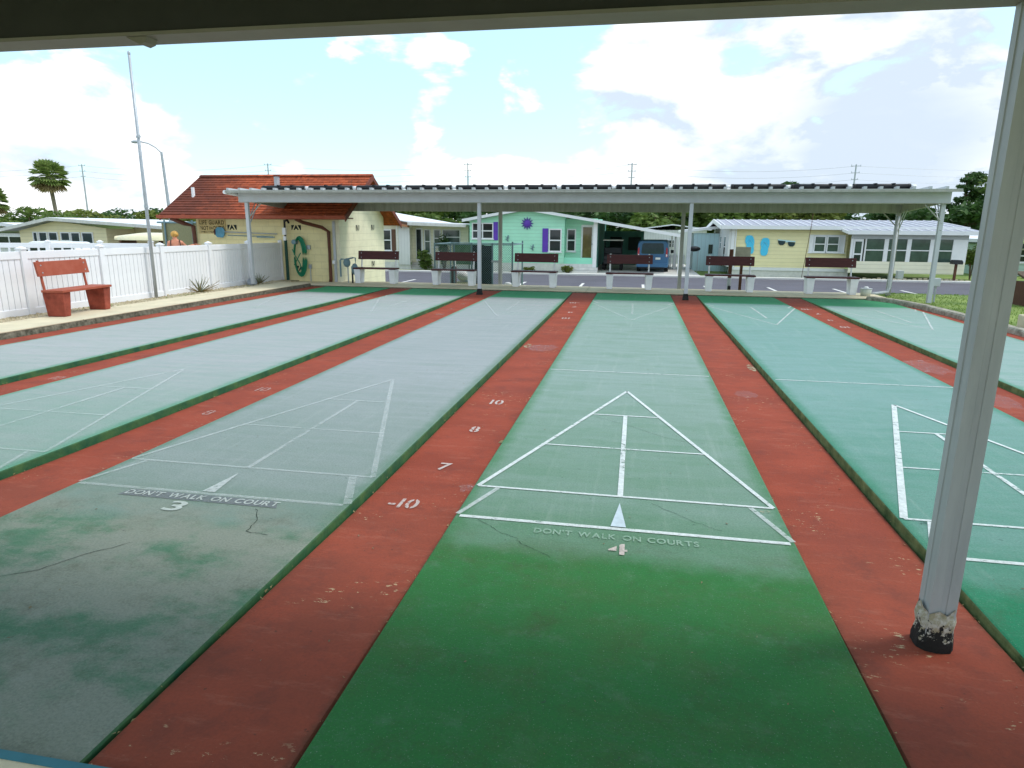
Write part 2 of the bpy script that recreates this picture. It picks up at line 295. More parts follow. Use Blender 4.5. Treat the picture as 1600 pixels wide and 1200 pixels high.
M['leaf_grass'] = foliage_mat('grass_blade', (.10, .19, .03), (.26, .36, .08)); M['leaf_aloe'] = foliage_mat('aloe_leaf', (.13, .17, .11), (.30, .31, .2), .1); M['straw'] = foliage_mat('dry_frond', (.22, .16, .07), (.42, .33, .16))
M['cyan'] = mat('turquoise_cutout', (.08, .58, .86), .45, .05, 6); M['navy'] = mat('dark_lens', (.012, .04, .05), .3, .1, 6); M['paleblue'] = mat('pale_blue_frame', (.55, .78, .82), .5, .05, 6)
M['cartgrey'] = mat('cart_body', (.03, .03, .033), .45, .2, 6); M['olive'] = mat('olive_windscreen', (.26, .25, .14), .9, .12, 20)
M['copper'] = mat('terracotta_trim', (.45, .20, .10), .6, .1, 4); M['brownsh'] = mat('brown_shutter', (.13, .065, .04), .6, .1, 5)
M['signy'] = mat('faded_yellow_sign', (.62, .46, .17), .7, .22, 7, c2=(.66, .52, .26)); M['ink'] = worn_paint('black_sign_ink', (.03, .025, .012), 0, .92)
M['netblue'] = mat('blue_net', (.10, .28, .38), .6, .2, 12); M['potblue'] = mat('blue_grey_rock', (.33, .36, .40), .8, .2, 6)
M['shedblue'] = siding_mat('pale_blue_siding', (.55, .74, .78), .25, True); M['crack'] = mat('crack', (.02, .035, .022), 1, .3, 20)
M['boatcream'] = mat('cream_hull', (.80, .72, .48), .35, .05, 3); M['carwhite'] = mat('white_car_paint', (.82, .82, .80), .25, .03, 3, spec=.6)
for k, s in (('hi', .85), ('mid', .55), ('lo', .28), ('vlo', .17)): M['line_' + k] = worn_paint('court_line_' + k, (.72, .76, .74), 0, s)
M['letter'] = worn_paint('worn_letters', (.60, .65, .60), 0, .66); M['letter_pale'] = worn_paint('faded_letters', (.36, .50, .39), 0, .60)
M['number'] = worn_paint('stencil_number', (.68, .57, .52), 0, .74); M['greyband'] = worn_paint('grey_touch_up', (.21, .23, .24), 0, .62)
M['number_faint'] = worn_paint('faint_number', (.60, .45, .40), 0, .42); M['tri'] = mat('pale_triangle', (.50, .58, .62), .6, .12, 20); M['stain'] = worn_paint('cream_scuff', (.56, .50, .33), .33); M['spray'] = worn_paint('white_overspray', (.62, .62, .66), .22)
M['darkstain'] = worn_paint('dark_stain', (.035, .06, .055), .30)

# ------------------------------------------------------------------ mesh helpers
class MB:
    def __init__(s): s.v = []; s.f = []
    def box(s, x0, x1, y0, y1, z0, z1):
        n = len(s.v); s.v += [(x, y, z) for z in (z0, z1) for y in (y0, y1) for x in (x0, x1)]
        s.f += [tuple(n + i for i in q) for q in ((0, 2, 3, 1), (4, 5, 7, 6), (0, 1, 5, 4), (2, 6, 7, 3), (0, 4, 6, 2), (1, 3, 7, 5))]; return s
    def taper(s, cx, cy, z0, z1, a0, b0, a1, b1):
        n = len(s.v)
        for z, a, b in ((z0, a0, b0), (z1, a1, b1)): s.v += [(cx - a, cy - b, z), (cx + a, cy - b, z), (cx + a, cy + b, z), (cx - a, cy + b, z)]
        s.f += [tuple(n + i for i in q) for q in ((3, 2, 1, 0), (4, 5, 6, 7), (0, 1, 5, 4), (1, 2, 6, 5), (2, 3, 7, 6), (3, 0, 4, 7))]; return s
    def prism(s, poly, axis, a, b):
        """extrude a 2d polygon: axis 'x' uses (y,z), 'y' uses (x,z), 'z' uses (x,y)"""
        n = len(s.v); k = len(poly)
        P = {'x': lambda p, t: (t, p[0], p[1]), 'y': lambda p, t: (p[0], t, p[1]), 'z': lambda p, t: (p[0], p[1], t)}[axis]
        s.v += [P(p, a) for p in poly] + [P(p, b) for p in poly]
        s.f += [tuple(n + i for i in range(k)), tuple(n + k + i for i in reversed(range(k)))]
        s.f += [(n + i, n + k + i, n + k + (i + 1) % k, n + (i + 1) % k) for i in range(k)]; return s
    def tube(s, pts, rad, n=8, cap=True):
        pts = [Vector(p) for p in pts]; rad = rad if isinstance(rad, (list, tuple)) else [rad] * len(pts); b0 = len(s.v); ref = None
        for i, p in enumerate(pts):
            d = (pts[min(i + 1, len(pts) - 1)] - pts[max(i - 1, 0)]).normalized()
            if ref is None: ref = Vector((0, 0, 1)) if abs(d.z) < .9 else Vector((1, 0, 0))
            a = d.cross(ref).normalized(); b = d.cross(a); ref = b.cross(d) if False else ref
            s.v += [tuple(p + (a * math.cos(2 * math.pi * j / n) + b * math.sin(2 * math.pi * j / n)) * rad[i]) for j in range(n)]
        for i in range(len(pts) - 1):
            s.f += [(b0 + i * n + j, b0 + i * n + (j + 1) % n, b0 + (i + 1) * n + (j + 1) % n, b0 + (i + 1) * n + j) for j in range(n)]
        if cap: s.f += [tuple(b0 + j for j in reversed(range(n))), tuple(b0 + (len(pts) - 1) * n + j for j in range(n))]
        return s
    def ball(s, c, rad, n=10, m=6):
        rad = rad if isinstance(rad, tuple) else (rad,) * 3; b0 = len(s.v)
        for i in range(1, m):
            t = math.pi * i / m; s.v += [(c[0] + rad[0] * math.sin(t) * math.cos(2 * math.pi * j / n), c[1] + rad[1] * math.sin(t) * math.sin(2 * math.pi * j / n), c[2] + rad[2] * math.cos(t)) for j in range(n)]
        s.v += [(c[0], c[1], c[2] + rad[2]), (c[0], c[1], c[2] - rad[2])]; T = b0 + (m - 1) * n
        for i in range(m - 2): s.f += [(b0 + i * n + j, b0 + (i + 1) * n + j, b0 + (i + 1) * n + (j + 1) % n, b0 + i * n + (j + 1) % n) for j in range(n)]
        s.f += [(T, b0 + j, b0 + (j + 1) % n) for j in range(n)] + [(T + 1, b0 + (m - 2) * n + (j + 1) % n, b0 + (m - 2) * n + j) for j in range(n)]; return s
    def poly(s, pts): n = len(s.v); s.v += [tuple(p) for p in pts]; s.f.append(tuple(range(n, n + len(pts)))); return s
    def build(s, name, m, parent=None, smooth=False, bevel=0, local=False):
        o0 = Vector((0, 0, 0)); p = parent
        while p is not None and not local: o0 += p.location; p = p.parent
        if parent is None and s.v and not local:      # origin at the base of the thing
            xs, ys, zs = zip(*s.v); o0 = Vector(((min(xs) + max(xs)) / 2, (min(ys) + max(ys)) / 2, min(zs)))
        me = bpy.data.meshes.new(name); me.from_pydata([tuple(Vector(v) - o0) for v in s.v], [], s.f); me.update()
        o = bpy.data.objects.new(name, me); col.objects.link(o); me.materials.append(M[m] if isinstance(m, str) else m)
        if parent is not None: o.parent = parent
        elif not local: o.location = o0
        if smooth:
            for q in me.polygons: q.use_smooth = True
        if bevel:
            md = o.modifiers.new('bevel', 'BEVEL'); md.width = bevel; md.segments = 2; md.limit_method = 'ANGLE'
        return o
def tag(o, label=None, cat=None, group=None, kind=None):
    for k, v in (('label', label), ('category', cat), ('group', group), ('kind', kind)):
        if v: o[k] = v
    return o
def thing(name, label, cat, loc, group=None, rz=0):
    o = bpy.data.objects.new(name, None); col.objects.link(o); o.location = loc; o.rotation_euler.z = rz; o.empty_display_size = .2
    return tag(o, label, cat, group)
def struct(name, mb, m, label=None, **kw): return tag(mb.build(name, m, **kw), label, kind='structure')
def copy_tree(o, parent=None):
    c = o.copy(); col.objects.link(c); c.parent = parent
    for ch in o.children: copy_tree(ch, c)
    return c
def copy_to(src, parent, loc, name=None):
    c = src.copy(); col.objects.link(c); c.parent = parent; c.location = loc; return c
_glyph = {}
def glyph(ch, stencil):
    key = (ch, stencil)
    if key in _glyph: return _glyph[key]
    cu = bpy.data.curves.new('t', 'FONT'); cu.body = ch; cu.size = 1; cu.offset = .018; cu.resolution_u = 5
    ob = bpy.data.objects.new('t', cu); col.objects.link(ob); dg = bpy.context.evaluated_depsgraph_get()
    me = bpy.data.meshes.new_from_object(ob.evaluated_get(dg)); bpy.data.objects.remove(ob); bpy.data.curves.remove(cu)
    bm = bmesh.new(); bm.from_mesh(me); bpy.data.meshes.remove(me)
    xs = [v.co.x for v in bm.verts] or [0, .3]; x0, x1 = min(xs), max(xs)
    if stencil and ch not in "1TI'-L7FEYN3":
        cx = (x0 + x1) / 2
        for sx in (cx - .035, cx + .035): bmesh.ops.bisect_plane(bm, geom=bm.verts[:] + bm.edges[:] + bm.faces[:], plane_co=(sx, 0, 0), plane_no=(1, 0, 0))
        bmesh.ops.delete(bm, geom=[q for q in bm.faces if abs(q.calc_center_median().x - cx) < .034], context='FACES')
    bm.verts.ensure_lookup_table(); res = ([(v.co.x - x0, v.co.y) for v in bm.verts], [tuple(v.index for v in q.verts) for q in bm.faces], x1 - x0); bm.free()
    _glyph[key] = res; return res
def text(s, h, width=None, stencil=True, gap=.12):
    """flat lettering as (x,y) verts centred on its own middle, cap height h"""
    vs_, fs, x = [], [], 0
    for ch in s:
        if ch == ' ': x += .42; continue
        gv, gf, w = glyph(ch, stencil); n = len(vs_); vs_ += [(x + a, b) for a, b in gv]; fs += [tuple(n + i for i in q) for q in gf]; x += w + gap
    x -= gap; k = h / .73; kx = (width / x) if width else k
    return [((a - x / 2) * kx, (b - .365) * k) for a, b in vs_], fs

# ------------------------------------------------------------------ ground
def ground_z(x, y):
    s = min(1, max(0, (y - 15.4) / 9.6)); z = -.07 - .80 * s
    if x > 7.2: z += .10 * min(1, (x - 7.2) / .4) * (1 - s)
    return z
def make_ground():
    xs = [-900, -300, -120, -60, -40, -30, -25, -20, -16, -13, -10, -8, -6, -4, -2, 0, 2, 4, 6, 7.15, 7.25, 7.6, 8, 9, 10, 12, 15, 20, 30, 45, 70, 130, 300, 900]
    ys = [-60, -20, -8, -4, 0, 4, 8, 10, 12, 14, 15.4, 16, 17, 18, 19, 20, 21, 22, 23, 24, 25, 26, 30, 34, 40, 60, 100, 200, 500, 1600]
    b = MB(); b.v = [(x, y, ground_z(x, y) - (.12 if -9.4 < x < 7.1 and y < 14 else 0)) for y in ys for x in xs]; k = len(xs)
    b.f = [(j * k + i, j * k + i + 1, (j + 1) * k + i + 1, (j + 1) * k + i) for j in range(len(ys) - 1) for i in range(k - 1)]
    struct('ground', b, 'grass', 'wide lawn falling away to the road', local=True)
    # road with kerb, driveways and parking bay lines
    zr = -.862
    struct('road', MB().box(-150, 150, 25.6, 33.0, zr - .3, zr + .03), 'asphalt', 'dark asphalt road between lawn and mobile homes', local=True)
    struct('road_kerb', MB().box(-150, 150, 33.003, 33.5, zr - .3, zr + .11), 'kerb_white', 'pale concrete gutter along the far side of the road', local=True)
    struct('driveway', MB().box(-2.6, 4.4, 33.503, 47, zr - .3, zr + .07), 'drive', 'pale driveway under the carport', local=True)
    road_lines = bpy.data.objects['road']
    for x in (-9.5, -6.8, -4.1, -1.4, 1.3, 4.0, 6.7, 9.4, 12.1): MB().box(x - .06, x + .06, 25.75, 27.6, zr + .031, zr + .036).build('bay_line', 'kerb_white', road_lines)
make_ground()

# ------------------------------------------------------------------ courts, strips and paint
def strip_z(y):
    def ss(a, b, v): t = min(1, max(0, (v - a) / (b - a))); return t * t * (3 - 2 * t)
    return -.012 - .052 * ss(-2, .8, y) * ss(13.8, 9.5, y)
def ribbon(b, p, q, w, z=.004):
    p, q = Vector(p), Vector(q); d = (q - p).normalized(); n = Vector((-d.y, d.x)) * w / 2
    k = len(b.v); b.v += [(p.x - n.x, p.y - n.y, z), (q.x - n.x, q.y - n.y, z), (q.x + n.x, q.y + n.y, z), (p.x + n.x, p.y + n.y, z)]; b.f.append((k, k + 1, k + 2, k + 3))
def lettering(name, s, h, cx, cy, m, parent, width=None, flip=False, zf=None, stencil=True, z=.006):
    vv, ff = text(s, h, width, stencil); b = MB(); sg = -1 if flip else 1
    b.v = [(cx + sg * x, cy + sg * y, (zf(cy + sg * y) if zf else 0) + z) for x, y in vv]; b.f = ff
    return b.build(name, m, parent, local=False)
FT = .3048; LEN = 39 * FT
wear = {1: 'vlo', 2: 'lo', 3: 'lo', 4: 'hi', 5: 'hi', 6: 'mid'}
for i in range(1, 7):
    X = (i - 4) * PITCH
    me = MB().box(0, W, Y0, Y1, -.35, 0)
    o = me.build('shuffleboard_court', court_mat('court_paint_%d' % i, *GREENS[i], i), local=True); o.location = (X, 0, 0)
    o.data.materials.append(M['edge' if i < 4 else 'edge_moss'])
    for q in o.data.polygons:
        if abs(q.normal.z) < .5: q.material_index = 1
    md = o.modifiers.new('bevel', 'BEVEL'); md.width = .012; md.segments = 2
    tag(o, ['far left pale grey shuffleboard court beside the fence walk', 'pale grey shuffleboard court, second from the fence', 'grey shuffleboard court painted with the number 3',
            'green shuffleboard court painted with the number 4', 'aqua shuffleboard court behind the near column', 'shuffleboard court beside the right hand lawn kerb'][i - 1], kind='structure')
    m = 'line_' + wear[i]
    def line(p, q, w=.027, mm=None, z=.004):
        b = MB(); ribbon(b, (X + p[0], p[1]), (X + q[0], q[1]), w, z); b.build('painted_line', mm or m, o)
    for far in (False, True):
        Yf = (lambda y: LEN - y) if far else (lambda y: y)
        e = .03; wd = .038 if (i in (3, 5) and not far) else .029
        mm = m if not far else ('line_lo' if i < 5 else 'line_mid')
        if not (far and i < 4): line((e, Yf(0)), (W - e, Yf(0)), .032, mm if not far else 'line_vlo')
        line((e, Yf(1.5 * FT)), (W - e, Yf(1.5 * FT)), .024, mm if not far else 'line_vlo', .0045)
        hw = lambda y: (10.5 * FT - y) / (9 * FT) * W / 2
        for yy in (4.5 * FT, 7.5 * FT):
            line((W / 2 - hw(yy), Yf(yy)), (W / 2 + hw(yy), Yf(yy)), .02, mm if not far else 'line_vlo', .0045)
        line((W / 2, Yf(1.5 * FT)), (W / 2, Yf(7.5 * FT)), .034, mm, .005)
        wl = .042 if (i == 5 and not far) else wd
        line((e, Yf(1.5 * FT)), (W / 2, Yf(10.5 * FT)), wl if i != 3 else .03, mm, .0055)
        line((W - e, Yf(1.5 * FT)), (W / 2, Yf(10.5 * FT)), wd if i != 5 else .03, mm, .0055)
        line((.012, Yf(.02)), (.16, Yf(1.5 * FT - .02)), .03, mm if i != 4 else 'line_mid', .005)
        line((W - .012, Yf(.02)), (W - .16, Yf(1.5 * FT - .02)), .03 if i != 3 else .05, mm if i != 4 else 'line_mid', .005)
        line((e, Yf(13.5 * FT)), (W - e, Yf(13.5 * FT)), .02, (m if i > 3 else 'line_vlo') if not far else 'line_vlo')
        if not far:
            b = MB(); b.poly([(X + W / 2 - .042, .022, .0065), (X + W / 2 + .042, .022, .0065), (X + W / 2, .35, .0065)]); b.build('arrow_mark', 'tri' if i != 3 else 'line_mid', o)
    if i == 3:
        MB().poly([(X + .40, -.115, .0035), (X + 1.44, -.115, .0035), (X + 1.40, -.022, .0035), (X + .42, -.022, .0035)]).build('grey_band', 'greyband', o)
        lettering('painted_lettering', "DON'T WALK ON COURT", .062, X + .93, -.067, 'letter', o, 1.0, stencil=False)
        lettering('painted_number', '3', .13, X + .86, -.20, 'letter', o, .11)
    if i == 4:
        lettering('painted_lettering', "DON'T WALK ON COURTS", .058, X + .90, -.105, 'letter_pale', o, .86, stencil=False)
        lettering('painted_number', '4', .12, X + .92, -.235, 'number', o, .095)
    cracks = {3: [[(.42, -1.30), (.55, -1.10), (.72, -.98), (.80, -.82), (.97, -.62)], [(1.33, -.14), (1.42, -.28), (1.44, -.42), (1.60, -.44)]],
              4: [[(.14, -.03), (.24, -.11), (.30, -.17), (.38, -.20), (.43, -.27), (.50, -.32), (.62, -.40)], [(.66, 2.2), (.95, 2.0), (1.2, 1.75), (1.42, 1.62)], [(1.1, .40), (1.3, .2), (1.5, .06)]]}.get(i, [])
    for cr in cracks:
        b = MB(); P = []
        for a, c in zip(cr, cr[1:]):
            for k in range(6): t_ = k / 6; P.append((X + a[0] + (c[0] - a[0]) * t_ + random.gauss(0, .004), a[1] + (c[1] - a[1]) * t_ + random.gauss(0, .004)))
        for k, (a, c) in enumerate(zip(P, P[1:])): ribbon(b, a, c, (.003 if i == 3 else .0018) * (.6 + .8 * random.random()), .0025)
        b.build('crack', 'crack', o)
    if i == 4:
        b = MB(); b.poly([(X + 1.745 + .03 * math.cos(k * .524) * (1 + .1 * random.random()), .40 + .022 * math.sin(k * .524), .0035) for k in range(12)]); b.build('cream_spot', 'stain', o)
    if i == 5:
        b = MB(); b.poly([(X + .16 + .075 * math.cos(k * .45), .41 + .035 * math.sin(k * .45), .0035) for k in range(14)]); b.build('dark_spot', 'darkstain', o)

SNAMES = {0: 'narrow red strip along the mossy left kerb', 1: 'red strip between the two left pale courts', 2: 'red strip left of court 3 with a far canopy column', 3: 'red scoring strip between courts 3 and 4 with stencilled numbers',
          4: 'red strip right of court 4 holding the near column', 5: 'red strip with far numbers right of the aqua court', 6: 'narrow red strip along the right kerb'}
strips = []
for k in range(7):
    xa = (k - 3) * PITCH - GAP; xb = xa + GAP
    if k == 0: xa = xb - .46
    if k == 6: xb = xa + .27
    g_ = .006; b = MB(); n = 48; xs = [xa + g_, xa + g_ + .012, (xa + xb) / 2, xb - g_ - .012, xb - g_]
    for j in range(n + 1):
        y = Y0 + (Y1 - Y0) * j / n
        for q, x in enumerate(xs): b.v.append((x - xa, y, (strip_z(y) if 0 < k < 6 else -.014) - (.014 if q in (0, 4) else 0)))
    b.f = [(j * 5 + q, j * 5 + q + 1, (j + 1) * 5 + q + 1, (j + 1) * 5 + q) for j in range(n) for q in range(4)]
    o = b.build('red_strip', strip_mat('strip_paint_%d' % k, k + 1, 1.0 if k in (3, 4, 5) else .7), local=True); o.location = (xa, 0, 0)
    tag(o, SNAMES[k], kind='structure'); strips.append(o)
    if k in (1, 2, 3, 5):
        cx = xa + GAP * .5
        for far in (False, True):
            for s, y, h, w in (('-10', .75 * FT, .145, .185), ('7', 3 * FT, .14, .085), ('8', 6 * FT, .15, .08), ('10', 9 * FT, .165, .125)):
                if k == 2 and not far and s in ('-10', '7'): continue
                mm = 'number' if k in (3, 5) else 'number_faint'
                lettering('painted_number', s, h * (1.0 if not far else 1.1), cx + (-.06 if s == '-10' else 0), (LEN - y) if far else y, mm, o, w * (1 if not far else 1.2), flip=far, zf=strip_z)
    def smear(cx, cy, rx, ry, m, seed):
        rr = random.Random(seed); b = MB(); P = []
        for q in range(18): a = q * math.pi / 9; P.append((cx + rx * math.cos(a) * (.75 + .5 * rr.random()), cy + ry * math.sin(a) * (.75 + .5 * rr.random())))
        b.poly([(x, y, strip_z(y) + .005) for x, y in P]); b.build('paint_smear', m, o)
    if k == 3: smear(xa + .33, 5.85, .22, .30, 'spray', 1); smear(xb - .07, .55, .05, .07, 'spray', 2); smear(xa + .1, 6.0, .06, .16, 'stain', 8)
    if k == 4: smear(xb - .07, 5.05, .045, .20, 'stain', 3); smear(xa + .3, 3.6, .12, .16, 'spray', 9)
    if k == 5: smear(xa + .3, 5.6, .2, .5, 'spray', 4); smear(xa + .25, 3.9, .2, .35, 'spray', 5)
# the concrete bed under strips and court joints
struct('court_bed', MB().box(-7.9, 7.05, Y0, Y1, -.6, -.13), 'mossy', 'dark concrete bed below the courts', local=True)
# weeds and dead leaves caught in the joints
def joint_weeds():
    b = MB(); rr = random.Random(3)
    for k in range(1, 7):
        for side in (0, 1):
            x = (k - 3) * PITCH - (GAP if side == 0 else 0)
            for _ in range(130):
                y = rr.uniform(-1.9, 11) if rr.random() < .6 else rr.choice((2.2, 3.4, 5.1, 6.6)) + rr.gauss(0, .25)
                z = strip_z(y); x2 = x + (rr.uniform(.004, .03) if side == 0 else -rr.uniform(.004, .03)); l = rr.uniform(.006, .022); a = rr.uniform(0, 6.3)
                b.poly([(x2, y, z + .003), (x2 + l * math.cos(a), y + l * math.sin(a), z + .004 + l * .4), (x2 + l * .6 * math.cos(a + .8), y + l * .6 * math.sin(a + .8), z + .008)])
    tag(b.build('joint_weeds', 'straw', local=True), 'dry bits and weeds caught along the court edges', kind='stuff')
joint_weeds()
def litter():
    b = MB(); rr = random.Random(31)
    for _ in range(420):
        x = rr.uniform(-7.3, 6.7); y = rr.uniform(-1.9, 13) if rr.random() < .6 else rr.uniform(-1.9, 3.5); k = (x + 20 * PITCH) % PITCH
        z = .004 if k < W else strip_z(y) + .004
        if min(abs(k - W), k, PITCH - k) < .03: continue
        a = rr.uniform(0, 6.28); l = rr.uniform(.006, .022); w = l * rr.uniform(.08, .35); c, q = math.cos(a), math.sin(a)
        b.poly([(x, y, z), (x + c * l * .5 - q * w, y + q * l * .5 + c * w, z + .002), (x + c * l, y + q * l, z + .003), (x + c * l * .5 + q * w, y + q * l * .5 - c * w, z + .001)])
    tag(b.build('leaf_litter', 'litter', local=True), 'tiny dry leaf bits scattered on the courts', kind='stuff')
M['litter'] = foliage_mat('dry_litter', (.05, .035, .02), (.30, .24, .13), .1)
litter()
lf = MB(); lf.poly([(-.03, 1.50, -.055), (.0, 1.53, -.04), (-.01, 1.57, -.05), (-.05, 1.58, -.06), (-.06, 1.53, -.062)]); lf.poly([(-.05, 1.50, -.07), (-.02, 1.52, -.052), (-.03, 1.55, -.045), (-.07, 1.53, -.068)])
tag(lf.build('dead_leaf', 'straw'), 'curled brown leaf at the edge of court 4 near the number 8', 'leaf')

# ------------------------------------------------------------------ walks and kerbs
def slab_walk(name, label, cuts, axis, fixed, z0, z1, m='concrete'):
    root = struct(name, MB().box(*( (cuts[0], cuts[-1], fixed[0], fixed[1]) if axis == 'x' else (fixed[0], fixed[1], cuts[0], cuts[-1])), z0 - .2, z1 - .02), 'mossy', label, local=True)
    for a, b in zip(cuts, cuts[1:]):
        e = .006; mb = MB()
        if axis == 'x': mb.box(a + e, b - e, fixed[0] - .004, fixed[1] + .004, z1 - .019, z1)
        else: mb.box(fixed[0] - .004, fixed[1] + .004, a + e, b - e, z1 - .019, z1)
        mb.build('slab', m, root, bevel=.006)
    return root
slab_walk('far_walk', 'concrete walk under the far canopy benches', [-9.2, -6.9, -4.45, -2.0, -.3, 2.2, 4.6, 7.0], 'x', (13.90, 15.42), -.1, .03)
slab_walk('side_walk', 'raised concrete walk along the white fence', [-3.6, -1.2, 1.2, 3.6, 6.0, 8.4, 10.8, 13.88], 'y', (-8.78, -7.915), -.1, .085)
kf = MB(); n = 60
for j in range(n + 1):
    y = -3 + (13.88 + 3) * j / n; w_ = random.uniform(-.006, .012)
    kf.v += [(-7.905 + w_, y, -.05), (-7.913 + w_ * .6, y, .03 + random.uniform(-.01, .01)), (-7.918, y, .079)]
kf.f = [(j * 3 + q, (j + 1) * 3 + q, (j + 1) * 3 + q + 1, j * 3 + q + 1) for j in range(n) for q in range(2)]
struct('side_kerb_face', kf, 'mossy', 'dark mossy kerb face beside the left red strip', local=True)
slab_walk('near_walk', 'concrete walk under the near canopy', [-9, -6, -3, 0, 3, 6, 9], 'x', (-6, -1.99), -.1, .02)
struct('edge_stripe', MB().box(-9, 7, -1.995, -1.965, -.05, .0225), mat('blue_edge', (.03, .16, .20), .6, .2, 8), 'thin blue painted edge of the near walk', local=True)
def right_kerb():
    P = [(7.14, -3), (7.13, 2), (7.12, 6), (7.10, 9), (7.08, 11), (7.03, 12.2), (6.86, 13.1), (6.62, 13.62), (6.45, 13.84)]; pts = []
    for a, b in zip(P, P[1:]):
        for k in range(4): pts.append(Vector(a).lerp(Vector(b), k / 4))
    pts.append(Vector(P[-1])); b = MB()
    prof = [(-.085, -.2), (-.085, .055), (-.065, .085), (.065, .09), (.085, .06), (.085, -.2)]
    for i, p in enumerate(pts):
        d = (pts[min(i + 1, len(pts) - 1)] - pts[max(i - 1, 0)]).normalized(); nn = Vector((d.y, -d.x))
        for a, z in prof: b.v.append((p.x + nn.x * a, p.y + nn.y * a, z + (random.uniform(-.004, .004) if z > 0 else 0)))
    b.f = [(i * 6 + q, i * 6 + q + 1, (i + 1) * 6 + q + 1, (i + 1) * 6 + q) for i in range(len(pts) - 1) for q in range(5)]; b.f.append(tuple((len(pts) - 1) * 6 + q for q in range(6)))
    struct('right_kerb', b, 'kerb', 'pale concrete kerb curving round the right lawn corner', local=True)
right_kerb()
struct('gravel_bed', MB().box(-9.6, -8.785, -3.6, 14.9, -.2, .06), 'gravel', 'sandy gravel bed at the foot of the white fence', local=True)
struct('pool_deck', MB().box(-24, -9.61, 2, 19, -.3, -.04), 'drive', 'pale pool deck behind the fence', local=True)
def pebbles():
    b = MB(); rr = random.Random(5)
    for _ in range(2600):
        x = rr.uniform(-9.3, -8.74); y = rr.uniform(1, 14.4); s = rr.uniform(.008, .03) * (1.6 if rr.random() < .06 else 1); n = len(b.v)
        z = .062; c = [(s * rr.uniform(.7, 1.3) * math.cos(a), s * rr.uniform(.7, 1.3) * math.sin(a)) for a in (0, 1.3, 2.5, 3.8, 5.1)]
        b.v += [(x + p, y + q, z - .004) for p, q in c] + [(x + p * .6, y + q * .6, z + s * rr.uniform(.5, .9)) for p, q in c]
        b.f += [(n + i, n + (i + 1) % 5, n + 5 + (i + 1) % 5, n + 5 + i) for i in range(5)] + [tuple(n + 5 + i for i in range(5))]
    tag(b.build('pebbles', 'stone', local=True), 'loose pale pebbles along the fence foot', kind='stuff')
pebbles()
def grass_blades():
    b = MB(); rr = random.Random(9)
    for _ in range(26000):
        q = rr.random()
        if q < .62: x = 7.25 + rr.random() ** 1.5 * 9; y = rr.uniform(6, 24)
        elif q < .85: x = rr.uniform(-6.8, 8); y = 15.45 + rr.random() ** 2 * 4
        else: x = rr.uniform(-8.6, -9.3) + .3 * rr.random(); y = rr.choice((7.6, 9.6, 10.2, 12.9)) + rr.gauss(0, .25); 
        if q >= .85 and rr.random() < .8: continue
        z = ground_z(x, y) if q < .85 else .06; h = rr.uniform(.02, .05) if q < .85 else rr.uniform(.015, .04); a = rr.uniform(0, 3.14); w = .009 + .004 * rr.random(); dx, dy = math.cos(a) * w, math.sin(a) * w; lx, ly = rr.gauss(0, .018), rr.gauss(0, .018)
        b.poly([(x - dx, y - dy, z - .01), (x + dx, y + dy, z - .01), (x + lx, y + ly, z + h)])
    tag(b.build('grass_blades', 'leaf_grass', local=True), 'short lawn grass beyond the walk and right kerb', kind='stuff')
grass_blades()

# ------------------------------------------------------------------ canopies
def column(parent, x, y, z0, z1, s, m='alu'):
    b = MB(); h = s / 2; gsz = .004
    prof = []
    for sx, sy in ((-1, -1), (1, -1), (1, 1), (-1, 1)): pass
    prof = [(-h, -h), (-h * .25, -h), (-h * .2, -h + gsz), (h * .2, -h + gsz), (h * .25, -h), (h, -h), (h, -h * .25), (h - gsz, -h * .2), (h - gsz, h * .2), (h, h * .25), (h, h),
            (h * .25, h), (h * .2, h - gsz), (-h * .2, h - gsz), (-h * .25, h), (-h, h), (-h, h * .25), (-h + gsz, h * .2), (-h + gsz, -h * .2), (-h, -h * .25)] if s > .09 else [(-h, -h), (h, -h), (h, h), (-h, h)]
    b.prism([(x + a, y + c) for a, c in reversed(prof)], 'z', z0, z1)
    return b.build('column', m, parent)
# far canopy
fc = thing('far_canopy', 'long flat aluminium canopy over the benches at the far end', 'canopy', (-.9, 14.1, 0))
ZF, ZR = 2.20, 2.12
xs_cols = (-9.02, -2.86, 2.13, 7.42)
MB().box(-9.22, 7.50, 12.80, 12.90, ZF, ZF + .25).build('front_beam', 'alu', fc); MB().box(-9.22, 7.50, 12.79, 12.915, ZF - .012, ZF + .0).build('beam_lip', 'alu_old', fc)
MB().box(-9.3, 7.5, 15.40, 15.50, ZR - .07, ZR + .155).build('rear_beam', 'alu_old', fc)
for x in xs_cols[0] - .05, xs_cols[3] + .05:
    MB().prism([(12.905, ZF + .02), (15.395, ZR - .06), (15.395, ZR + .14), (12.905, ZF + .19)], 'x', x - .03, x + .03).build('side_beam', 'alu_old', fc)
roof = MB(); x = -9.95; pans = []
roof.prism([(12.45, ZF + .262), (15.75, ZR + .155), (15.75, ZR + .17), (12.45, ZF + .277)], 'x', -9.36, 7.56).build('roof_pan', 'ceil', fc)
MB().box(-9.36, 7.56, 12.44, 12.47, ZF + .215, ZF + .255).build('eave_trim', 'alu_old', fc)
rib0 = None; x = -9.28
while x < 7.5:
    if rib0 is None:
        rib0 = MB().prism([(-.005, .0), (3.3, -.107), (3.3, -.07), (-.005, .05)], 'x', -.03, .03).build('roof_rib', 'alu', fc, local=True); rib0.location = Vector((x, 12.45, ZF + .278)) - fc.location
    else: copy_to(rib0, fc, Vector((x, 12.45, ZF + .278)) - fc.location)
    x += .318
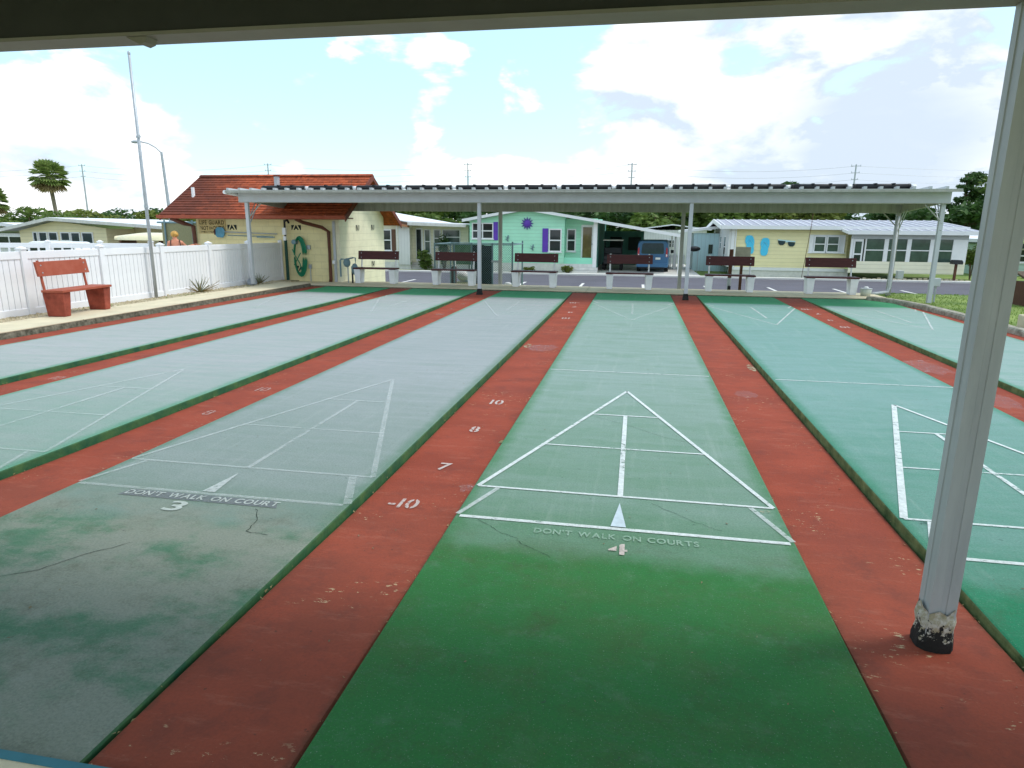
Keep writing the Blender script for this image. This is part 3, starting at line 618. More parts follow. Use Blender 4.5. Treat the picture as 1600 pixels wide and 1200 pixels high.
for x in xs_cols:
    inner = x in xs_cols[1:3]
    z0 = -.02 if inner else (.05 if x > 0 else .10)
    c = column(fc, x, 12.85 if x < 7 else 12.95, z0, ZF - .013, .085); 
    if inner: MB().taper(x, 12.85, -.05, .13, .078, .078, .05, .05).build('column_base', 'base_rot', c, bevel=.01)
    c = column(fc, x, 15.45, -.08, ZR - .071, .095, 'alu_old')
    if not inner:
        s = -1 if x > 0 else 1
        for yy in (12.85, 15.45):
            for k, dy in enumerate((.35, .5)):
                zt = (ZF if yy < 13 else ZR) - .02
                MB().tube([(x + s * 0, yy + (.05 if yy < 13 else -.05), zt - dy - .05), (x, yy + (dy + .05 if yy < 13 else -dy - .05), zt + .03)], .013, 6).build('brace', 'steel', fc)
                if k == 0: MB().tube([(x + s * .05, yy, zt - dy), (x + s * (dy + .05), yy, zt - .01)], .013, 6).build('brace', 'alu_old', fc)
MB().tube([(7.38, 15.36, 1.98), (7.40, 15.36, .2), (7.36, 15.33, .08), (7.05, 15.2, .04), (6.9, 15.15, .04)], .045, 8).build('downspout', 'alu', fc, smooth=True)
MB().box(7.56, 7.70, 15.36, 15.5, .42, .62).build('outlet_box', 'alu', fc)
MB().tube([(-9.38, 12.46, ZF + .23), (-9.38, 15.7, ZR + .12)], .05, 8).build('gutter', 'white', fc)
# solar heating mats on the far canopy
sx = -8.42; nmat = 12; wm = 1.262; first = None
for k in range(nmat):
    nm = thing('solar_pool_mat', ['leftmost', 'second from the left', 'third from the left', 'fourth from the left', 'fifth from the left', 'sixth from the left', 'sixth from the right', 'fifth from the right', 'fourth from the right', 'third from the right', 'second from the right', 'rightmost'][k] + ' black solar heating mat on the far canopy roof', 'solar mat', (sx + k * wm, 12.62, ZF + .285), 'black solar mats on the canopy roof')
    if first is None:
        hd = MB().tube([(.0, .03, .052), (wm - .115, .03, .052)], .056, 12).build('header_pipe', 'black', nm, smooth=True, local=True)
        sh = MB()
        for q in range(18): a = .04 + q * (wm - .24) / 18; sh.prism([(.06, .02), (2.9, -.075), (2.9, -.055), (.06, .045)], 'x', a, a + .05)
        sh = sh.build('tube_sheet', 'black', nm, local=True)
        cp = MB().tube([(wm - .112, .03, .052), (wm - .002, .03, .052)], .035, 12).build('coupling', 'white', nm, smooth=True, local=True)
        cl = []
        for a in (.02, wm - .16): cl.append(MB().tube([(a, .03, .05), (a + .035, .03, .05)], .061, 12).build('clamp', 'black', nm, local=True))
        for a in (.42, .78): cl.append(MB().box(a, a + .05, -.04, .10, .09, .118).build('strap', 'black', nm, local=True))
        ft = MB().prism([(-.08, -.06), (.10, -.06), (.06, -.015), (-.03, -.015)], 'x', wm - .16, wm - .02).build('white_foot', 'white', nm, local=True)
        first = [hd, sh, cp, ft] + cl
    else:
        for q in first:
            c = q.copy(); col.objects.link(c); c.parent = nm
# near canopy, the photographer stands under it
nc = thing('near_canopy', 'near canopy with dark beam and pale box column on the red strip', 'canopy', (-.9, -2.4, 0))
MB().box(-9.6, 7.6, -.80, -.68, 2.332, 2.52).build('front_beam', 'beam_shade', nc); MB().box(-9.6, 7.6, -.81, -.672, 2.318, 2.3315).build('beam_lip', 'lip', nc)
MB().box(-9.6, 7.6, -3.62, -3.50, 2.30, 2.50).build('rear_beam', 'beam_shade', nc)
MB().box(-9.9, 7.9, -3.7, -.45, 2.522, 2.56).build('roof_pan', 'ceil', nc)
for k, x in enumerate((-9.08, -2.86, 2.185, 7.5)):
    c = column(nc, x, -.735, -.09, 2.3175, .098, 'near_alu'); column(nc, x, -3.56, 0, 2.295, .102, 'alu_old')
    b = MB(); n = 14; H = [-.09, -.06, .0, .05, .09, .125, .15]; rr = random.Random(k)
    for z in H:
        rad = .070 - (z + .09) * .05 + rr.uniform(-.002, .004)
        for j in range(n):
            a = 2 * math.pi * j / n; ca, sa = math.cos(a), math.sin(a); q = rad / max(abs(ca), abs(sa)) if max(abs(ca), abs(sa)) > .85 else rad * 1.13
            b.v.append((x + ca * q * (1 + rr.uniform(-.05, .05)), -.735 + sa * q * (1 + rr.uniform(-.05, .05)), z + (rr.uniform(-.025, .035) if z == H[-1] else 0)))
    b.f = [(i * n + j, i * n + (j + 1) % n, (i + 1) * n + (j + 1) % n, (i + 1) * n + j) for i in range(len(H) - 1) for j in range(n)]
    mt = M.get('rotbase')
    if mt is None:
        mt = bpy.data.materials.new('rotting_base'); mt.use_nodes = True; t = mt.node_tree; pb = t.nodes['Principled BSDF']; pb.inputs['Roughness'].default_value = .9
        tc = N(t, 'ShaderNodeTexCoord'); sp = N(t, 'ShaderNodeSeparateXYZ'); t.links.new(tc.outputs['Object'], sp.inputs[0]); nz = noise(t, tc.outputs['Object'], 28, 8, .7)
        hz_ = mth(t, 'ADD', sp.outputs[2], mth(t, 'MULTIPLY', mth(t, 'SUBTRACT', nz, .5), .34)); hz_ = mth(t, 'ADD', hz_, mth(t, 'MULTIPLY', sp.outputs[1], .0))
        t.links.new(mixc(t, rng(t, hz_, .765, .80), (.012, .012, .011), mixc(t, rng(t, noise(t, tc.outputs['Object'], 45, 5), .4, .65), (.40, .36, .24), (.62, .60, .54))), pb.inputs['Base Color'])
        bp = N(t, 'ShaderNodeBump'); bp.inputs['Strength'].default_value = .8; bp.inputs['Distance'].default_value = .015; t.links.new(nz, bp.inputs['Height']); t.links.new(bp.outputs[0], pb.inputs['Normal'])
        M['rotbase'] = mt
        for l in pb.inputs['Base Color'].links: pass
        t.nodes  # object z is measured from the canopy origin
        for nd in t.nodes:
            if nd.type == 'MAP_RANGE' and abs(nd.inputs[1].default_value - .765) < 1e-4: nd.inputs[1].default_value = .045; nd.inputs[2].default_value = .06
    b.build('column_base', mt, nc)
MB().prism([(-1.115, 2.317), (-1.02, 2.317), (-1.03, 2.296), (-1.055, 2.288)], 'y', -.80, -.74).build('bracket', 'lip', nc)

# ------------------------------------------------------------------ benches
def make_bench(board, leg, post):
    root = bpy.data.objects.new('park_bench', None); col.objects.link(root)
    for s in (-1, 1):
        b = MB(); b.taper(s * .515, 0, 0, .40, .075, .15, .095, .18); b.build('leg', leg, root, bevel=.012, local=True)
    MB().box(-.625, .625, -.20, .18, .402, .442).build('seat', board, root, bevel=.006, local=True)
    b = MB(); n = len(b.v); b.v += [(sx * .61, .20 + dy + (z - .66) * .16, z) for z in (.66, .90) for dy in (-.02, .02) for sx in (-1, 1)]
    b.f += [(0, 2, 3, 1), (4, 5, 7, 6), (0, 1, 5, 4), (2, 6, 7, 3), (0, 4, 6, 2), (1, 3, 7, 5)]; b.build('backrest', board, root, bevel=.006, local=True)
    for s in (-1, 1): MB().tube([(s * .515, .19, .30), (s * .515, .202, .44), (s * .515, .255, .92)], .021, 8).build('back_post', post, root, local=True)
    for s in (-1, 1):
        for z in (.72, .84): MB().tube([(s * .515, .20 + (z - .66) * .16 - .021, z), (s * .515, .20 + (z - .66) * .16 - .028, z)], .013, 8).build('bolt', 'steel', root, local=True)
    return root
bA = make_bench('maroon', 'legwhite', 'legwhite')
BX = [(-6.36, 'by the gas meter and cream wall'), (-4.06, 'in front of the left half of the chain link enclosure'), (-1.78, 'in front of the mint house'), (.78, 'in front of the blue van'), (3.36, 'in front of the brown sign posts'), (5.84, 'beside the bucket at the right end')]
for k, (x, w_) in enumerate(BX):
    o = bA if k == 0 else copy_tree(bA)
    o.location = (x, 14.86, .031); o.rotation_euler.z = R(random.uniform(-2.5, 2.5)); tag(o, 'maroon and white bench ' + w_, 'bench', 'white legged benches under the far canopy')
rb = make_bench('redpaint', 'redleg', 'redpaint'); rb.location = (-8.62, 6.72, .086); rb.rotation_euler.z = R(97); tag(rb, 'all red painted bench standing by the white fence', 'bench')

# ------------------------------------------------------------------ white fences
def vinyl_fence(name, label, a, b_, npan, top, z0, npick, cap=True, accent=False):
    a, b_ = Vector(a), Vector(b_); d = (b_ - a); L_ = d.length; ang = math.atan2(d.y, d.x); root = thing(name, label, 'fence', (a.x, a.y, z0), rz=ang); seg = L_ / npan; H = top - z0
    p0 = c0 = k0 = r0 = r1 = None
    for i in range(npan + 1):
        if p0 is None:
            p0 = MB().box(-.055, .055, -.055, .055, 0, H + .03).build('post', 'white', root, bevel=.006, local=True)
            b = MB(); b.taper(0, 0, H + .0305, H + .05, .068, .068, .068, .068); b.taper(0, 0, H + .051, H + .085, .06, .06, .01, .01); c0 = b.build('post_cap', 'white', p0, local=True)
        else:
            p = copy_to(p0, root, (i * seg, 0, 0)); c = c0.copy(); col.objects.link(c); c.parent = p
    pw = (seg - .11) / npick
    for i in range(npan):
        x0 = i * seg + .055
        if r0 is None:
            r0 = MB().box(0, seg - .11, -.026, .026, H - .13, H).build('rail', 'white', root, bevel=.006, local=True); r0.location = (x0, 0, 0)
            r1 = MB().box(0, seg - .11, -.026, .026, .06, .18).build('rail', 'white', root, bevel=.006, local=True); r1.location = (x0, 0, 0)
        else: copy_to(r0, root, (x0, 0, 0)); copy_to(r1, root, (x0, 0, 0))
        for j in range(npick):
            if k0 is None:
                k0 = MB().box(.005, pw - .005, -.011, .011, .17, H - (.125 if not accent else .28)).build('picket', 'white', root, bevel=.004, local=True); k0.location = (x0, 0, 0)
            else: copy_to(k0, root, (x0 + j * pw, 0, 0))
            if accent and j % 2 == 0:
                s = MB().box(pw * .2, pw * .6, -.011, .011, H - .26, H - .125).build('accent_spindle', 'white', root, local=True); s.location = (x0 + j * pw, 0, 0)
        if not accent:      # the tongue behind each pair of boards closes the gap
            MB().box(0, seg - .11, .0125, .016, .17, H - .13).build('backing', 'white', root, local=True).location = (x0, 0, 0)
    return root
vinyl_fence('vinyl_fence', 'long white vinyl fence behind the red bench', (-9.36, 1.30), (-9.36, 15.0), 8, 1.14, .0, 14)
vinyl_fence('pool_fence', 'farther white fence whose top shows above the long one', (-18.6, 11.2), (-12.5, 13.55), 5, 1.10, -.04, 10, accent=True)

# tall thin pole at the fence
fp = thing('flag_pole', 'tall thin grey pole rising from the gravel in front of the fence', 'pole', (-9.22, 9.4, .06))
MB().tube([(-9.22, 9.4, .02), (-9.22, 9.4, 2.3), (-9.22, 9.4, 4.90)], [.036, .034, .026], 10).build('shaft', 'steel', fp, smooth=True)
MB().tube([(-9.22, 9.4, 1.95), (-9.22, 9.4, 2.0)], .041, 10).build('joint_collar', 'steel', fp); MB().ball((-9.22, 9.4, 4.93), (.03, .03, .05), 8, 6).build('finial', 'steel', fp, smooth=True)
MB().tube([(-9.17, 9.37, 3.36), (-9.27, 9.43, 3.36)], .03, 8).build('pulley_cleat', 'steel', fp)

# plants in the gravel
def aloe(loc, label, n, seed, dead):
    rr = random.Random(seed); root = thing('aloe_plant', label, 'plant', loc, 'aloes in the gravel bed')
    def leaf(a, l, el, wd, curve, m):
        b = MB(); prev = []; seg = 6
        for i in range(seg + 1):
            t = i / seg; rad = l * t; e = el + curve * t; x = rad * math.cos(el) * math.cos(a); y = rad * math.cos(el) * math.sin(a); z = rad * math.sin(el) - curve * l * t * t * .5; w = wd * (1 - t * .92)
            sx, sy = -math.sin(a) * w, math.cos(a) * w; b.v += [(x - sx, y - sy, z + .01), (x, y, z - w * .5), (x + sx, y + sy, z + .01)]
        for i in range(seg): b.f += [(i * 3, i * 3 + 1, i * 3 + 4, i * 3 + 3), (i * 3 + 1, i * 3 + 2, i * 3 + 5, i * 3 + 4)]
        b.build('leaf', m, root, smooth=True, local=True)
    for i in range(n): leaf(rr.uniform(0, 6.28), rr.uniform(.25, .45), rr.uniform(.5, 1.35), .022, rr.uniform(0, .5), 'leaf_aloe')
    for i in range(dead): leaf(rr.uniform(0, 6.28), rr.uniform(.3, .55), rr.uniform(.1, .8), .012, rr.uniform(-.2, .3), 'straw')
aloe((-9.12, 10.75, .06), 'spiky dry aloe left of the far canopy in the gravel', 22, 1, 14)
aloe((-9.10, 13.3, .06), 'small aloe by the blue grey rock near the last fence post', 14, 2, 7)
b = MB(); b.ball((-9.12, 12.95, .12), (.14, .11, .13), 9, 6)
for i, v in enumerate(b.v): b.v[i] = tuple(Vector(v) + Vector((random.gauss(0, .012),) * 3))
tag(b.build('rock', 'potblue'), 'blue grey rock beside the small aloe', 'rock')

# ------------------------------------------------------------------ clubhouse
ch = thing('pool_clubhouse', 'yellow block clubhouse with orange shingled gable roof', 'building', (-9.9, 16.6, 0))
XL, XR, YF, YB, ZE = -12.05, -7.7, 15.0, 18.5, 1.88
MB().box(XL, XR, YF, YF + .2, -.5, 2.05).build('front_wall', 'yellow', ch); MB().box(XL, XL + .2, YF + .201, YB - .201, -.5, 2.05).build('wall', 'yellow', ch); MB().box(XL, XR, YB - .2, YB, -.9, 2.05).build('wall', 'cream', ch)
MB().prism([(YF + .002, -.6), (YB - .002, -.9), (YB - .002, 1.95), (16.62, 2.98), (YF + .002, 2.05)], 'x', XR + .003, XR + .2).build('side_wall', 'cream', ch)
def rmat():
    mt = mat('orange_shingle', (.38, .07, .022), .85, .35, 7, .5, 40, c2=(.56, .12, .04)); t = mt.node_tree; pb = t.nodes['Principled BSDF']; src = pb.inputs['Base Color'].links[0].from_socket
    tc = N(t, 'ShaderNodeTexCoord'); s = N(t, 'ShaderNodeSeparateXYZ'); t.links.new(tc.outputs['Object'], s.inputs[0])
    # algae-darkened left part of the roof: a stain with its own outline
    x = mth(t, 'ADD', s.outputs[0], mth(t, 'MULTIPLY', noise(t, tc.outputs['Object'], .9, 5), 3.0)); x = mth(t, 'ADD', x, mth(t, 'MULTIPLY', s.outputs[2], .8))
    c = mixc(t, rng(t, x, 3.6, 1.2, 0, .86), src, (.11, .028, .016))
    st = rng(t, noise(t, tc.outputs['Object'], 1.6, 6, .65, (3, .6, .6)), .56, .70, 0, .55); c = mixc(t, st, c, (.13, .04, .02))
    cb = N(t, 'ShaderNodeCombineXYZ'); t.links.new(s.outputs[0], cb.inputs[0]); t.links.new(mth(t, 'MULTIPLY', s.outputs[2], 1.94), cb.inputs[1])
    br = N(t, 'ShaderNodeTexBrick'); t.links.new(cb.outputs[0], br.inputs['Vector']); br.inputs['Scale'].default_value = 1; br.inputs['Brick Width'].default_value = .3; br.inputs['Row Height'].default_value = .155; br.inputs['Mortar Size'].default_value = .008; br.inputs['Bias'].default_value = 0
    br.inputs['Color1'].default_value = (.75, .75, .75, 1); br.inputs['Color2'].default_value = (1.15, 1.15, 1.15, 1); br.inputs['Mortar'].default_value = (.45, .45, .45, 1)
    t.links.new(mixc(t, .85, c, br.outputs['Color'], 'MULTIPLY'), pb.inputs['Base Color']); return mt
M['shingle'] = rmat()
RL, RR_, EY, RY, RZ = -12.78, -7.05, 14.4, 16.52, 3.14
def slope_profile(y0, z0, y1, z1, n, th):
    P = []; 
    for i in range(n):
        t0, t1 = i / n, (i + 1) / n; P += [(y0 + (y1 - y0) * t0, z0 + (z1 - z0) * t0 + th), (y0 + (y1 - y0) * t1, z0 + (z1 - z0) * t1 + th * .15)]
    return P
prof = slope_profile(EY, ZE + .02, RY, RZ - .02, 16, .028)
rf = MB().prism([(EY, ZE - .0)] + prof + [(RY, RZ - .08)], 'x', RL, RR_).build('front_roof_slope', 'shingle', ch)
MB().prism([(RY + .002, RZ - .08), (RY + .002, RZ - .015), (18.95, 1.72), (18.95, 1.66)], 'x', RL, RR_).build('rear_roof_slope', 'shingle', ch)
MB().prism([(RY - .12, RZ - .03), (RY, RZ + .03), (RY + .12, RZ - .03)], 'x', RL - .02, RR_ + .02).build('ridge_cap', 'shingle', rf)
for xx in (RL - .03, RR_ + .001):
    MB().prism([(EY, ZE - .14), (RY, RZ - .16), (RY, RZ - .0), (EY, ZE + .03)], 'x', xx, xx + .03).build('bargeboard', 'roofbrown', ch); MB().prism([(RY + .001, RZ - .16), (18.95, 1.58), (18.95, 1.74), (RY + .001, RZ - .01)], 'x', xx, xx + .03).build('bargeboard', 'roofbrown', ch)
MB().box(RL, RR_, EY + .02, YF - .002, ZE - .06, ZE - .03).build('soffit', 'roofbrown', ch)
gt = MB().prism([(EY - .10, ZE - .07), (EY - .01, ZE - .09), (EY - .01, ZE + .01), (EY - .11, ZE + .015)], 'x', RL - .05, RR_ + .04).build('gutter', 'redpaint', ch)
for x in (-12.0, -10.9, -8.9, -7.6): MB().box(x, x + .04, EY - .115, EY - .01, ZE + .012, ZE + .03).build('gutter_strap', 'redpaint', gt)
MB().tube([(-8.5, EY - .05, ZE - .07), (-8.35, EY + .1, ZE - .17), (-7.95, YF - .16, ZE - .3), (-7.80, YF - .07, ZE - .42), (-7.80, YF - .07, .12), (-7.78, YF - .14, .05)], .05, 8).build('downspout', 'brownpipe', ch, smooth=False)
MB().tube([(-12.4, EY - .05, ZE - .07), (-12.2, EY + .25, ZE - .22), (-12.10, YF - .08, ZE - .3), (-12.05, YF - .08, .0)], .065, 8).build('downspout', 'brownpipe', ch)
MB().box(-7.70, -7.62, YF - .03, YF - .001, .02, 1.75).build('corner_trim', 'alu', ch)
MB().tube([(-12.3, 15.35, 2.3), (-12.3, 15.35, 2.72)], .05, 8).build('vent_pipe', 'white', ch); MB().tube([(-9.87, 15.95, 2.6), (-9.87, 15.95, 3.06)], .085, 10).build('flue', 'steel', ch); MB().tube([(-9.87, 15.95, 3.063), (-9.87, 15.95, 3.10)], .105, 10).build('flue_cap', 'roofbrown', ch)
def vent_block(c, side):
    w, h = (.15, .07) if side == 'f' else (.13, .085)
    def P(a, z, o): return (c[0] + a, c[1] - o, c[2] + z) if side == 'f' else (c[0] + o, c[1] + a, c[2] + z)
    fr = MB(); fr.poly([P(-w, -h, .004), P(w, -h, .004), P(w, h, .004), P(-w, h, .004)]); o = fr.build('vent_block', 'dark', ch)
    k = MB()
    for s in (-1, 1): k.poly([P(s * .03 - .02, h, .012), P(s * .03 + .02, h, .012), P(s * w * .7 + .02, -h, .012), P(s * w * .7 - .02, -h, .012)])
    k.poly([P(-.03, -h, .012), P(.03, -h, .012), P(.03, -h + .03, .012), P(-.03, -h + .03, .012)]); k.build('block_web', 'yellow' if side == 'f' else 'cream', o)
vent_block((-10.88, YF, 1.56), 'f'); vent_block((-8.83, YF, 1.57), 'f'); vent_block((-8.75, YF, .40), 'f')
for y, z in ((16.31, 1.573), (17.52, 1.587), (17.45, .436)): vent_block((XR + .2, y, z), 's')
MB().box(-8.53, -8.41, YF - .06, YF - .001, .95, 1.07).build('electric_box', 'steel', ch); MB().tube([(-8.44, YF - .04, .02), (-8.44, YF - .04, .42)], .014, 6).build('conduit', 'steel', ch); MB().box(-8.48, -8.40, YF - .06, YF - .01, .40, .52).build('tap_box', 'steel', ch)
MB().box(-7.72, -7.64, YF - .09, YF - .032, .55, .65).build('junction_box', 'white', ch)
MB().box(-11.9, -9.2, YF - .03, YF - .001, 1.17, 1.21).build('hanging_rail', 'yellow', ch); MB().box(-11.9, -9.6, YF - .05, YF - .002, 1.02, 1.07).build('hanging_rail', 'cream', ch)
# lifeguard notice on the wall
sg = thing('lifeguard_sign', 'faded yellow LIFE GUARD NOT ON DUTY sign under the eave', 'sign', (-11.52, YF - .02, 1.43))
MB().box(-11.96, -11.08, YF - .025, YF - .003, 1.37, 1.80).build('board', 'signy', sg)
def wall_text(s, h, w, cx, z, par, m='ink', y=YF - .028):
    vv, ff = text(s, h, w, False); b = MB(); b.v = [(cx + x, y, z + q) for x, q in vv]; b.f = ff; b.build('lettering', m, par)
wall_text('LIFE GUARD', .125, .80, -11.52, 1.70, sg); wall_text('NOT', .125, .25, -11.77, 1.535, sg); wall_text('ON', .08, .11, -11.56, 1.535, sg); wall_text('DUTY', .125, .34, -11.30, 1.535, sg); wall_text('SWIM AT YOUR OWN RISK', .05, .74, -11.52, 1.42, sg)
# pool skimmer and brush hung on the wall
sk = thing('pool_skimmer', 'blue pool skimmer net on a long pole hung on the wall', 'skimmer', (-10.4, YF - .08, 1.3))
MB().prism([(-11.38, 1.33), (-11.33, 1.27), (-11.15, 1.26), (-11.09, 1.33), (-11.08, 1.48), (-11.12, 1.55), (-11.30, 1.56), (-11.38, 1.49)], 'y', YF - .10, YF - .075).build('net', 'netblue', sk)
MB().tube([(-11.09, YF - .085, 1.43), (-9.4, YF - .085, 1.38)], .016, 6).build('pole', 'steel', sk); MB().tube([(-11.39, YF - .11, 1.34), (-11.39, YF - .11, 1.50)], .02, 6).build('rim', 'maroon', sk)
bk = thing('pool_brush', 'grey pool brush pole hung below the skimmer pole', 'brush', (-10.2, YF - .06, 1.25)); MB().tube([(-11.0, YF - .07, 1.33), (-9.55, YF - .07, 1.30)], .014, 6).build('pole', 'steelblue', bk); MB().box(-10.05, -9.5, YF - .1, YF - .055, 1.27, 1.305).build('brush_head', 'steelblue', bk)
# shower post and hose
sp = thing('shower_post', 'dark green pool shower post with white fittings by the fence end', 'shower', (-9.12, YF - .13, 0)); MB().tube([(-9.12, YF - .13, -.04), (-9.12, YF - .13, 1.22)], .045, 8).build('post', mat('dark_green_post', (.015, .07, .05), .6, .2, 6), sp)
MB().tube([(-9.12, YF - .13, 1.22), (-9.12, YF - .13, 1.78)], .03, 8).build('riser', 'black', sp); MB().box(-9.17, -9.07, YF - .2, YF - .12, 1.36, 1.56).build('timer_box', 'white', sp); MB().box(-9.16, -9.08, YF - .19, YF - .13, 1.20, 1.32).build('valve', 'white', sp)
MB().tube([(-9.12, YF - .13, 1.74), (-9.0, YF - .18, 1.78), (-8.93, YF - .24, 1.70)], .03, 8).build('shower_arm', 'black', sp)
hs = thing('garden_hose', 'coiled green garden hose hanging on the yellow wall', 'hose', (-8.75, YF - .08, .2)); rr = random.Random(4)
for k in range(5):
    P = []; w_ = .13 + .02 * k + rr.uniform(-.01, .01); h_ = .47 + .022 * k
    for j in range(25): a = 2 * math.pi * j / 24; P.append((-8.77 + .02 * k + w_ * math.sin(a), YF - .05 - .018 * k, .76 + h_ * math.cos(a) * (1 if math.cos(a) > 0 else 1.05)))
    MB().tube(P, .016, 6, False).build('hose_loop', 'hose', hs, smooth=True)
MB().tube([(-8.92, YF - .15, .95), (-8.82, YF - .16, .75), (-8.70, YF - .16, .55), (-8.66, YF - .15, .35)], .014, 6).build('hose_tail', 'hose', hs); MB().tube([(-8.66, YF - .16, .85), (-8.75, YF - .17, .7), (-8.88, YF - .16, .5)], .014, 6).build('hose_tail', 'hose', hs)
MB().tube([(-8.86, YF - .002, 1.16), (-8.86, YF - .16, 1.16)], .07, 10).build('hose_hanger', 'steelblue', hs)
gm = thing('gas_meter', 'grey green gas meter with bent pipes left of the first bench', 'meter', (-7.15, 14.75, 0))
MB().ball((-7.2, 14.75, .60), (.11, .09, .13), 10, 6).build('regulator', 'steelblue', gm, smooth=True); MB().ball((-6.98, 14.78, .42), (.10, .10, .17), 10, 6).build('meter_body', 'steelblue', gm, smooth=True)
MB().tube([(-7.40, 14.75, .20), (-7.40, 14.75, .66), (-7.36, 14.75, .70), (-7.2, 14.75, .70)], .025, 8).build('pipe', 'steelblue', gm); MB().tube([(-7.2, 14.75, .70), (-7.03, 14.77, .74), (-6.95, 14.78, .74), (-6.95, 14.78, .5)], .022, 8).build('pipe', 'steelblue', gm)
MB().tube([(-7.05, 14.76, .03), (-7.05, 14.76, .5)], .028, 8).build('riser', 'black', gm); MB().tube([(-7.18, 14.76, .03), (-7.18, 14.76, .5)], .018, 8).build('riser', 'steel', gm)

# ------------------------------------------------------------------ bather behind the fence
def skin(name, joints, edges, m, parent, sub=2, root=0):
    me = bpy.data.meshes.new(name); names = list(joints); me.from_pydata([joints[k][:3] for k in names], [(names.index(a), names.index(b)) for a, b in edges], []); me.update()
    o = bpy.data.objects.new(name, me); col.objects.link(o); o.parent = parent; me.materials.append(M[m])
    md = o.modifiers.new('skin', 'SKIN'); md.use_smooth_shade = True; bmx = me.skin_vertices
    if not bmx:
        bm = bmesh.new(); bm.from_mesh(me); bm.verts.layers.skin.verify(); bm.to_mesh(me); bm.free(); bmx = me.skin_vertices
    for i, k in enumerate(names):
        rv = joints[k][3]; bmx[0].data[i].radius = rv if isinstance(rv, tuple) else (rv, rv); bmx[0].data[i].use_root = (i == root)
    sb = o.modifiers.new('sub', 'SUBSURF'); sb.levels = sub; sb.render_levels = sub
    return o
pr = thing('person', 'sunbather with short blonde hair seen from behind the fence, arm out to the right', 'person', (-11.32, 13.0, -.04), rz=R(38))
J = {'pelvis': (0, 0, .78, (.15, .11)), 'waist': (0, 0, .92, (.12, .09)), 'chest': (0, -.01, 1.10, (.15, .10)), 'upper': (0, -.01, 1.20, (.12, .085)), 'neck': (0, .0, 1.275, .05), 'skull': (0, .015, 1.33, .06), 'head': (0, .03, 1.39, (.078, .092)), 'crown': (0, .02, 1.445, (.06, .07)),
     'shR': (.15, -.01, 1.185, .055), 'elR': (.27, .03, 1.06, .042), 'wrR': (.47, .08, 1.13, .030), 'shL': (-.15, -.01, 1.185, .055), 'elL': (-.20, .02, .95, .04), 'wrL': (-.18, .16, .76, .028),
     'hiR': (.085, 0, .70, .085), 'knR': (.09, .02, .40, .055), 'anR': (.09, -.01, .07, .035), 'toR': (.09, .13, .03, .03), 'hiL': (-.085, 0, .70, .085), 'knL': (-.09, .02, .40, .055), 'anL': (-.09, -.01, .07, .035), 'toL': (-.09, .13, .03, .03)}
E_ = [('pelvis', 'waist'), ('waist', 'chest'), ('chest', 'upper'), ('upper', 'neck'), ('neck', 'skull'), ('skull', 'head'), ('head', 'crown'), ('upper', 'shR'), ('shR', 'elR'), ('elR', 'wrR'), ('upper', 'shL'), ('shL', 'elL'), ('elL', 'wrL'),
      ('pelvis', 'hiR'), ('hiR', 'knR'), ('knR', 'anR'), ('anR', 'toR'), ('pelvis', 'hiL'), ('hiL', 'knL'), ('knL', 'anL'), ('anL', 'toL')]
body = skin('body', J, E_, 'skin', pr)
for sgn, wr, d in ((1, Vector((.47, .08, 1.13)), Vector((.9, .25, .1)).normalized()), (-1, Vector((-.18, .16, .76)), Vector((.05, .6, -.7)).normalized())):
    sd_ = d.cross(Vector((0, 0, 1))).normalized(); H = {'w': (*wr, .026), 'p': (*(wr + d * .06), (.034, .016))}; EE = [('w', 'p')]
    for q, (off, ln) in enumerate(((-.03, .065), (-.01, .075), (.01, .072), (.028, .058))):
        k0 = wr + d * .085 + sd_ * off; k1 = k0 + d * ln * .5 + Vector((0, 0, -.006)); k2 = k0 + d * ln + Vector((0, 0, -.022)); H['a%d' % q] = (*k0, .0095); H['b%d' % q] = (*k1, .0088); H['c%d' % q] = (*k2, .0075); EE += [('p', 'a%d' % q), ('a%d' % q, 'b%d' % q), ('b%d' % q, 'c%d' % q)]
    t0 = wr + d * .03 - sd_ * .035; H['t0'] = (*t0, .011); H['t1'] = (*(t0 + d * .035 - sd_ * .02), .009); EE += [('w', 't0'), ('t0', 't1')]
    skin('hand', H, EE, 'skin', pr, 1)
b = MB(); b.ball((0, .02, 1.405), (.095, .105, .088), 14, 10)
for i, v in enumerate(b.v):
    if v[1] > .07 and v[2] < 1.43: b.v[i] = (v[0], .07, v[2])
    b.v[i] = tuple(Vector(b.v[i]) + Vector((random.gauss(0, .004), random.gauss(0, .004), random.gauss(0, .004))))
b.build('hair', 'hair', pr, smooth=True, local=True)
b = MB(); b.ball((0, .125, 1.375), (.012, .022, .018), 8, 6); b.build('nose', 'skin', pr, smooth=True, local=True)
for s in (-1, 1): MB().ball((s * .033, .113, 1.398), .011, 8, 6).build('eye', 'dark', pr, local=True); MB().ball((s * .084, .02, 1.38), (.012, .022, .03), 8, 6).build('ear', 'skin', pr, smooth=True, local=True)
MB().box(-.022, .022, .112, .118, 1.337, 1.345).build('mouth', 'redpaint', pr, local=True)
S_ = {'p': (0, 0, .70, (.17, .125)), 'a': (0, 0, .80, (.162, .12)), 'w': (0, 0, .92, (.13, .10)), 'c': (0, -.005, 1.05, (.155, .108))}; skin('swimsuit', S_, [('p', 'a'), ('a', 'w'), ('w', 'c')], 'suit', pr, 2)
for s in (-1, 1): MB().tube([(s * .12, -.115, 1.06), (s * .115, -.112, 1.16), (s * .105, -.07, 1.252), (s * .10, .03, 1.25), (s * .10, .10, 1.12)], .011, 6).build('strap', 'suit', pr, local=True)

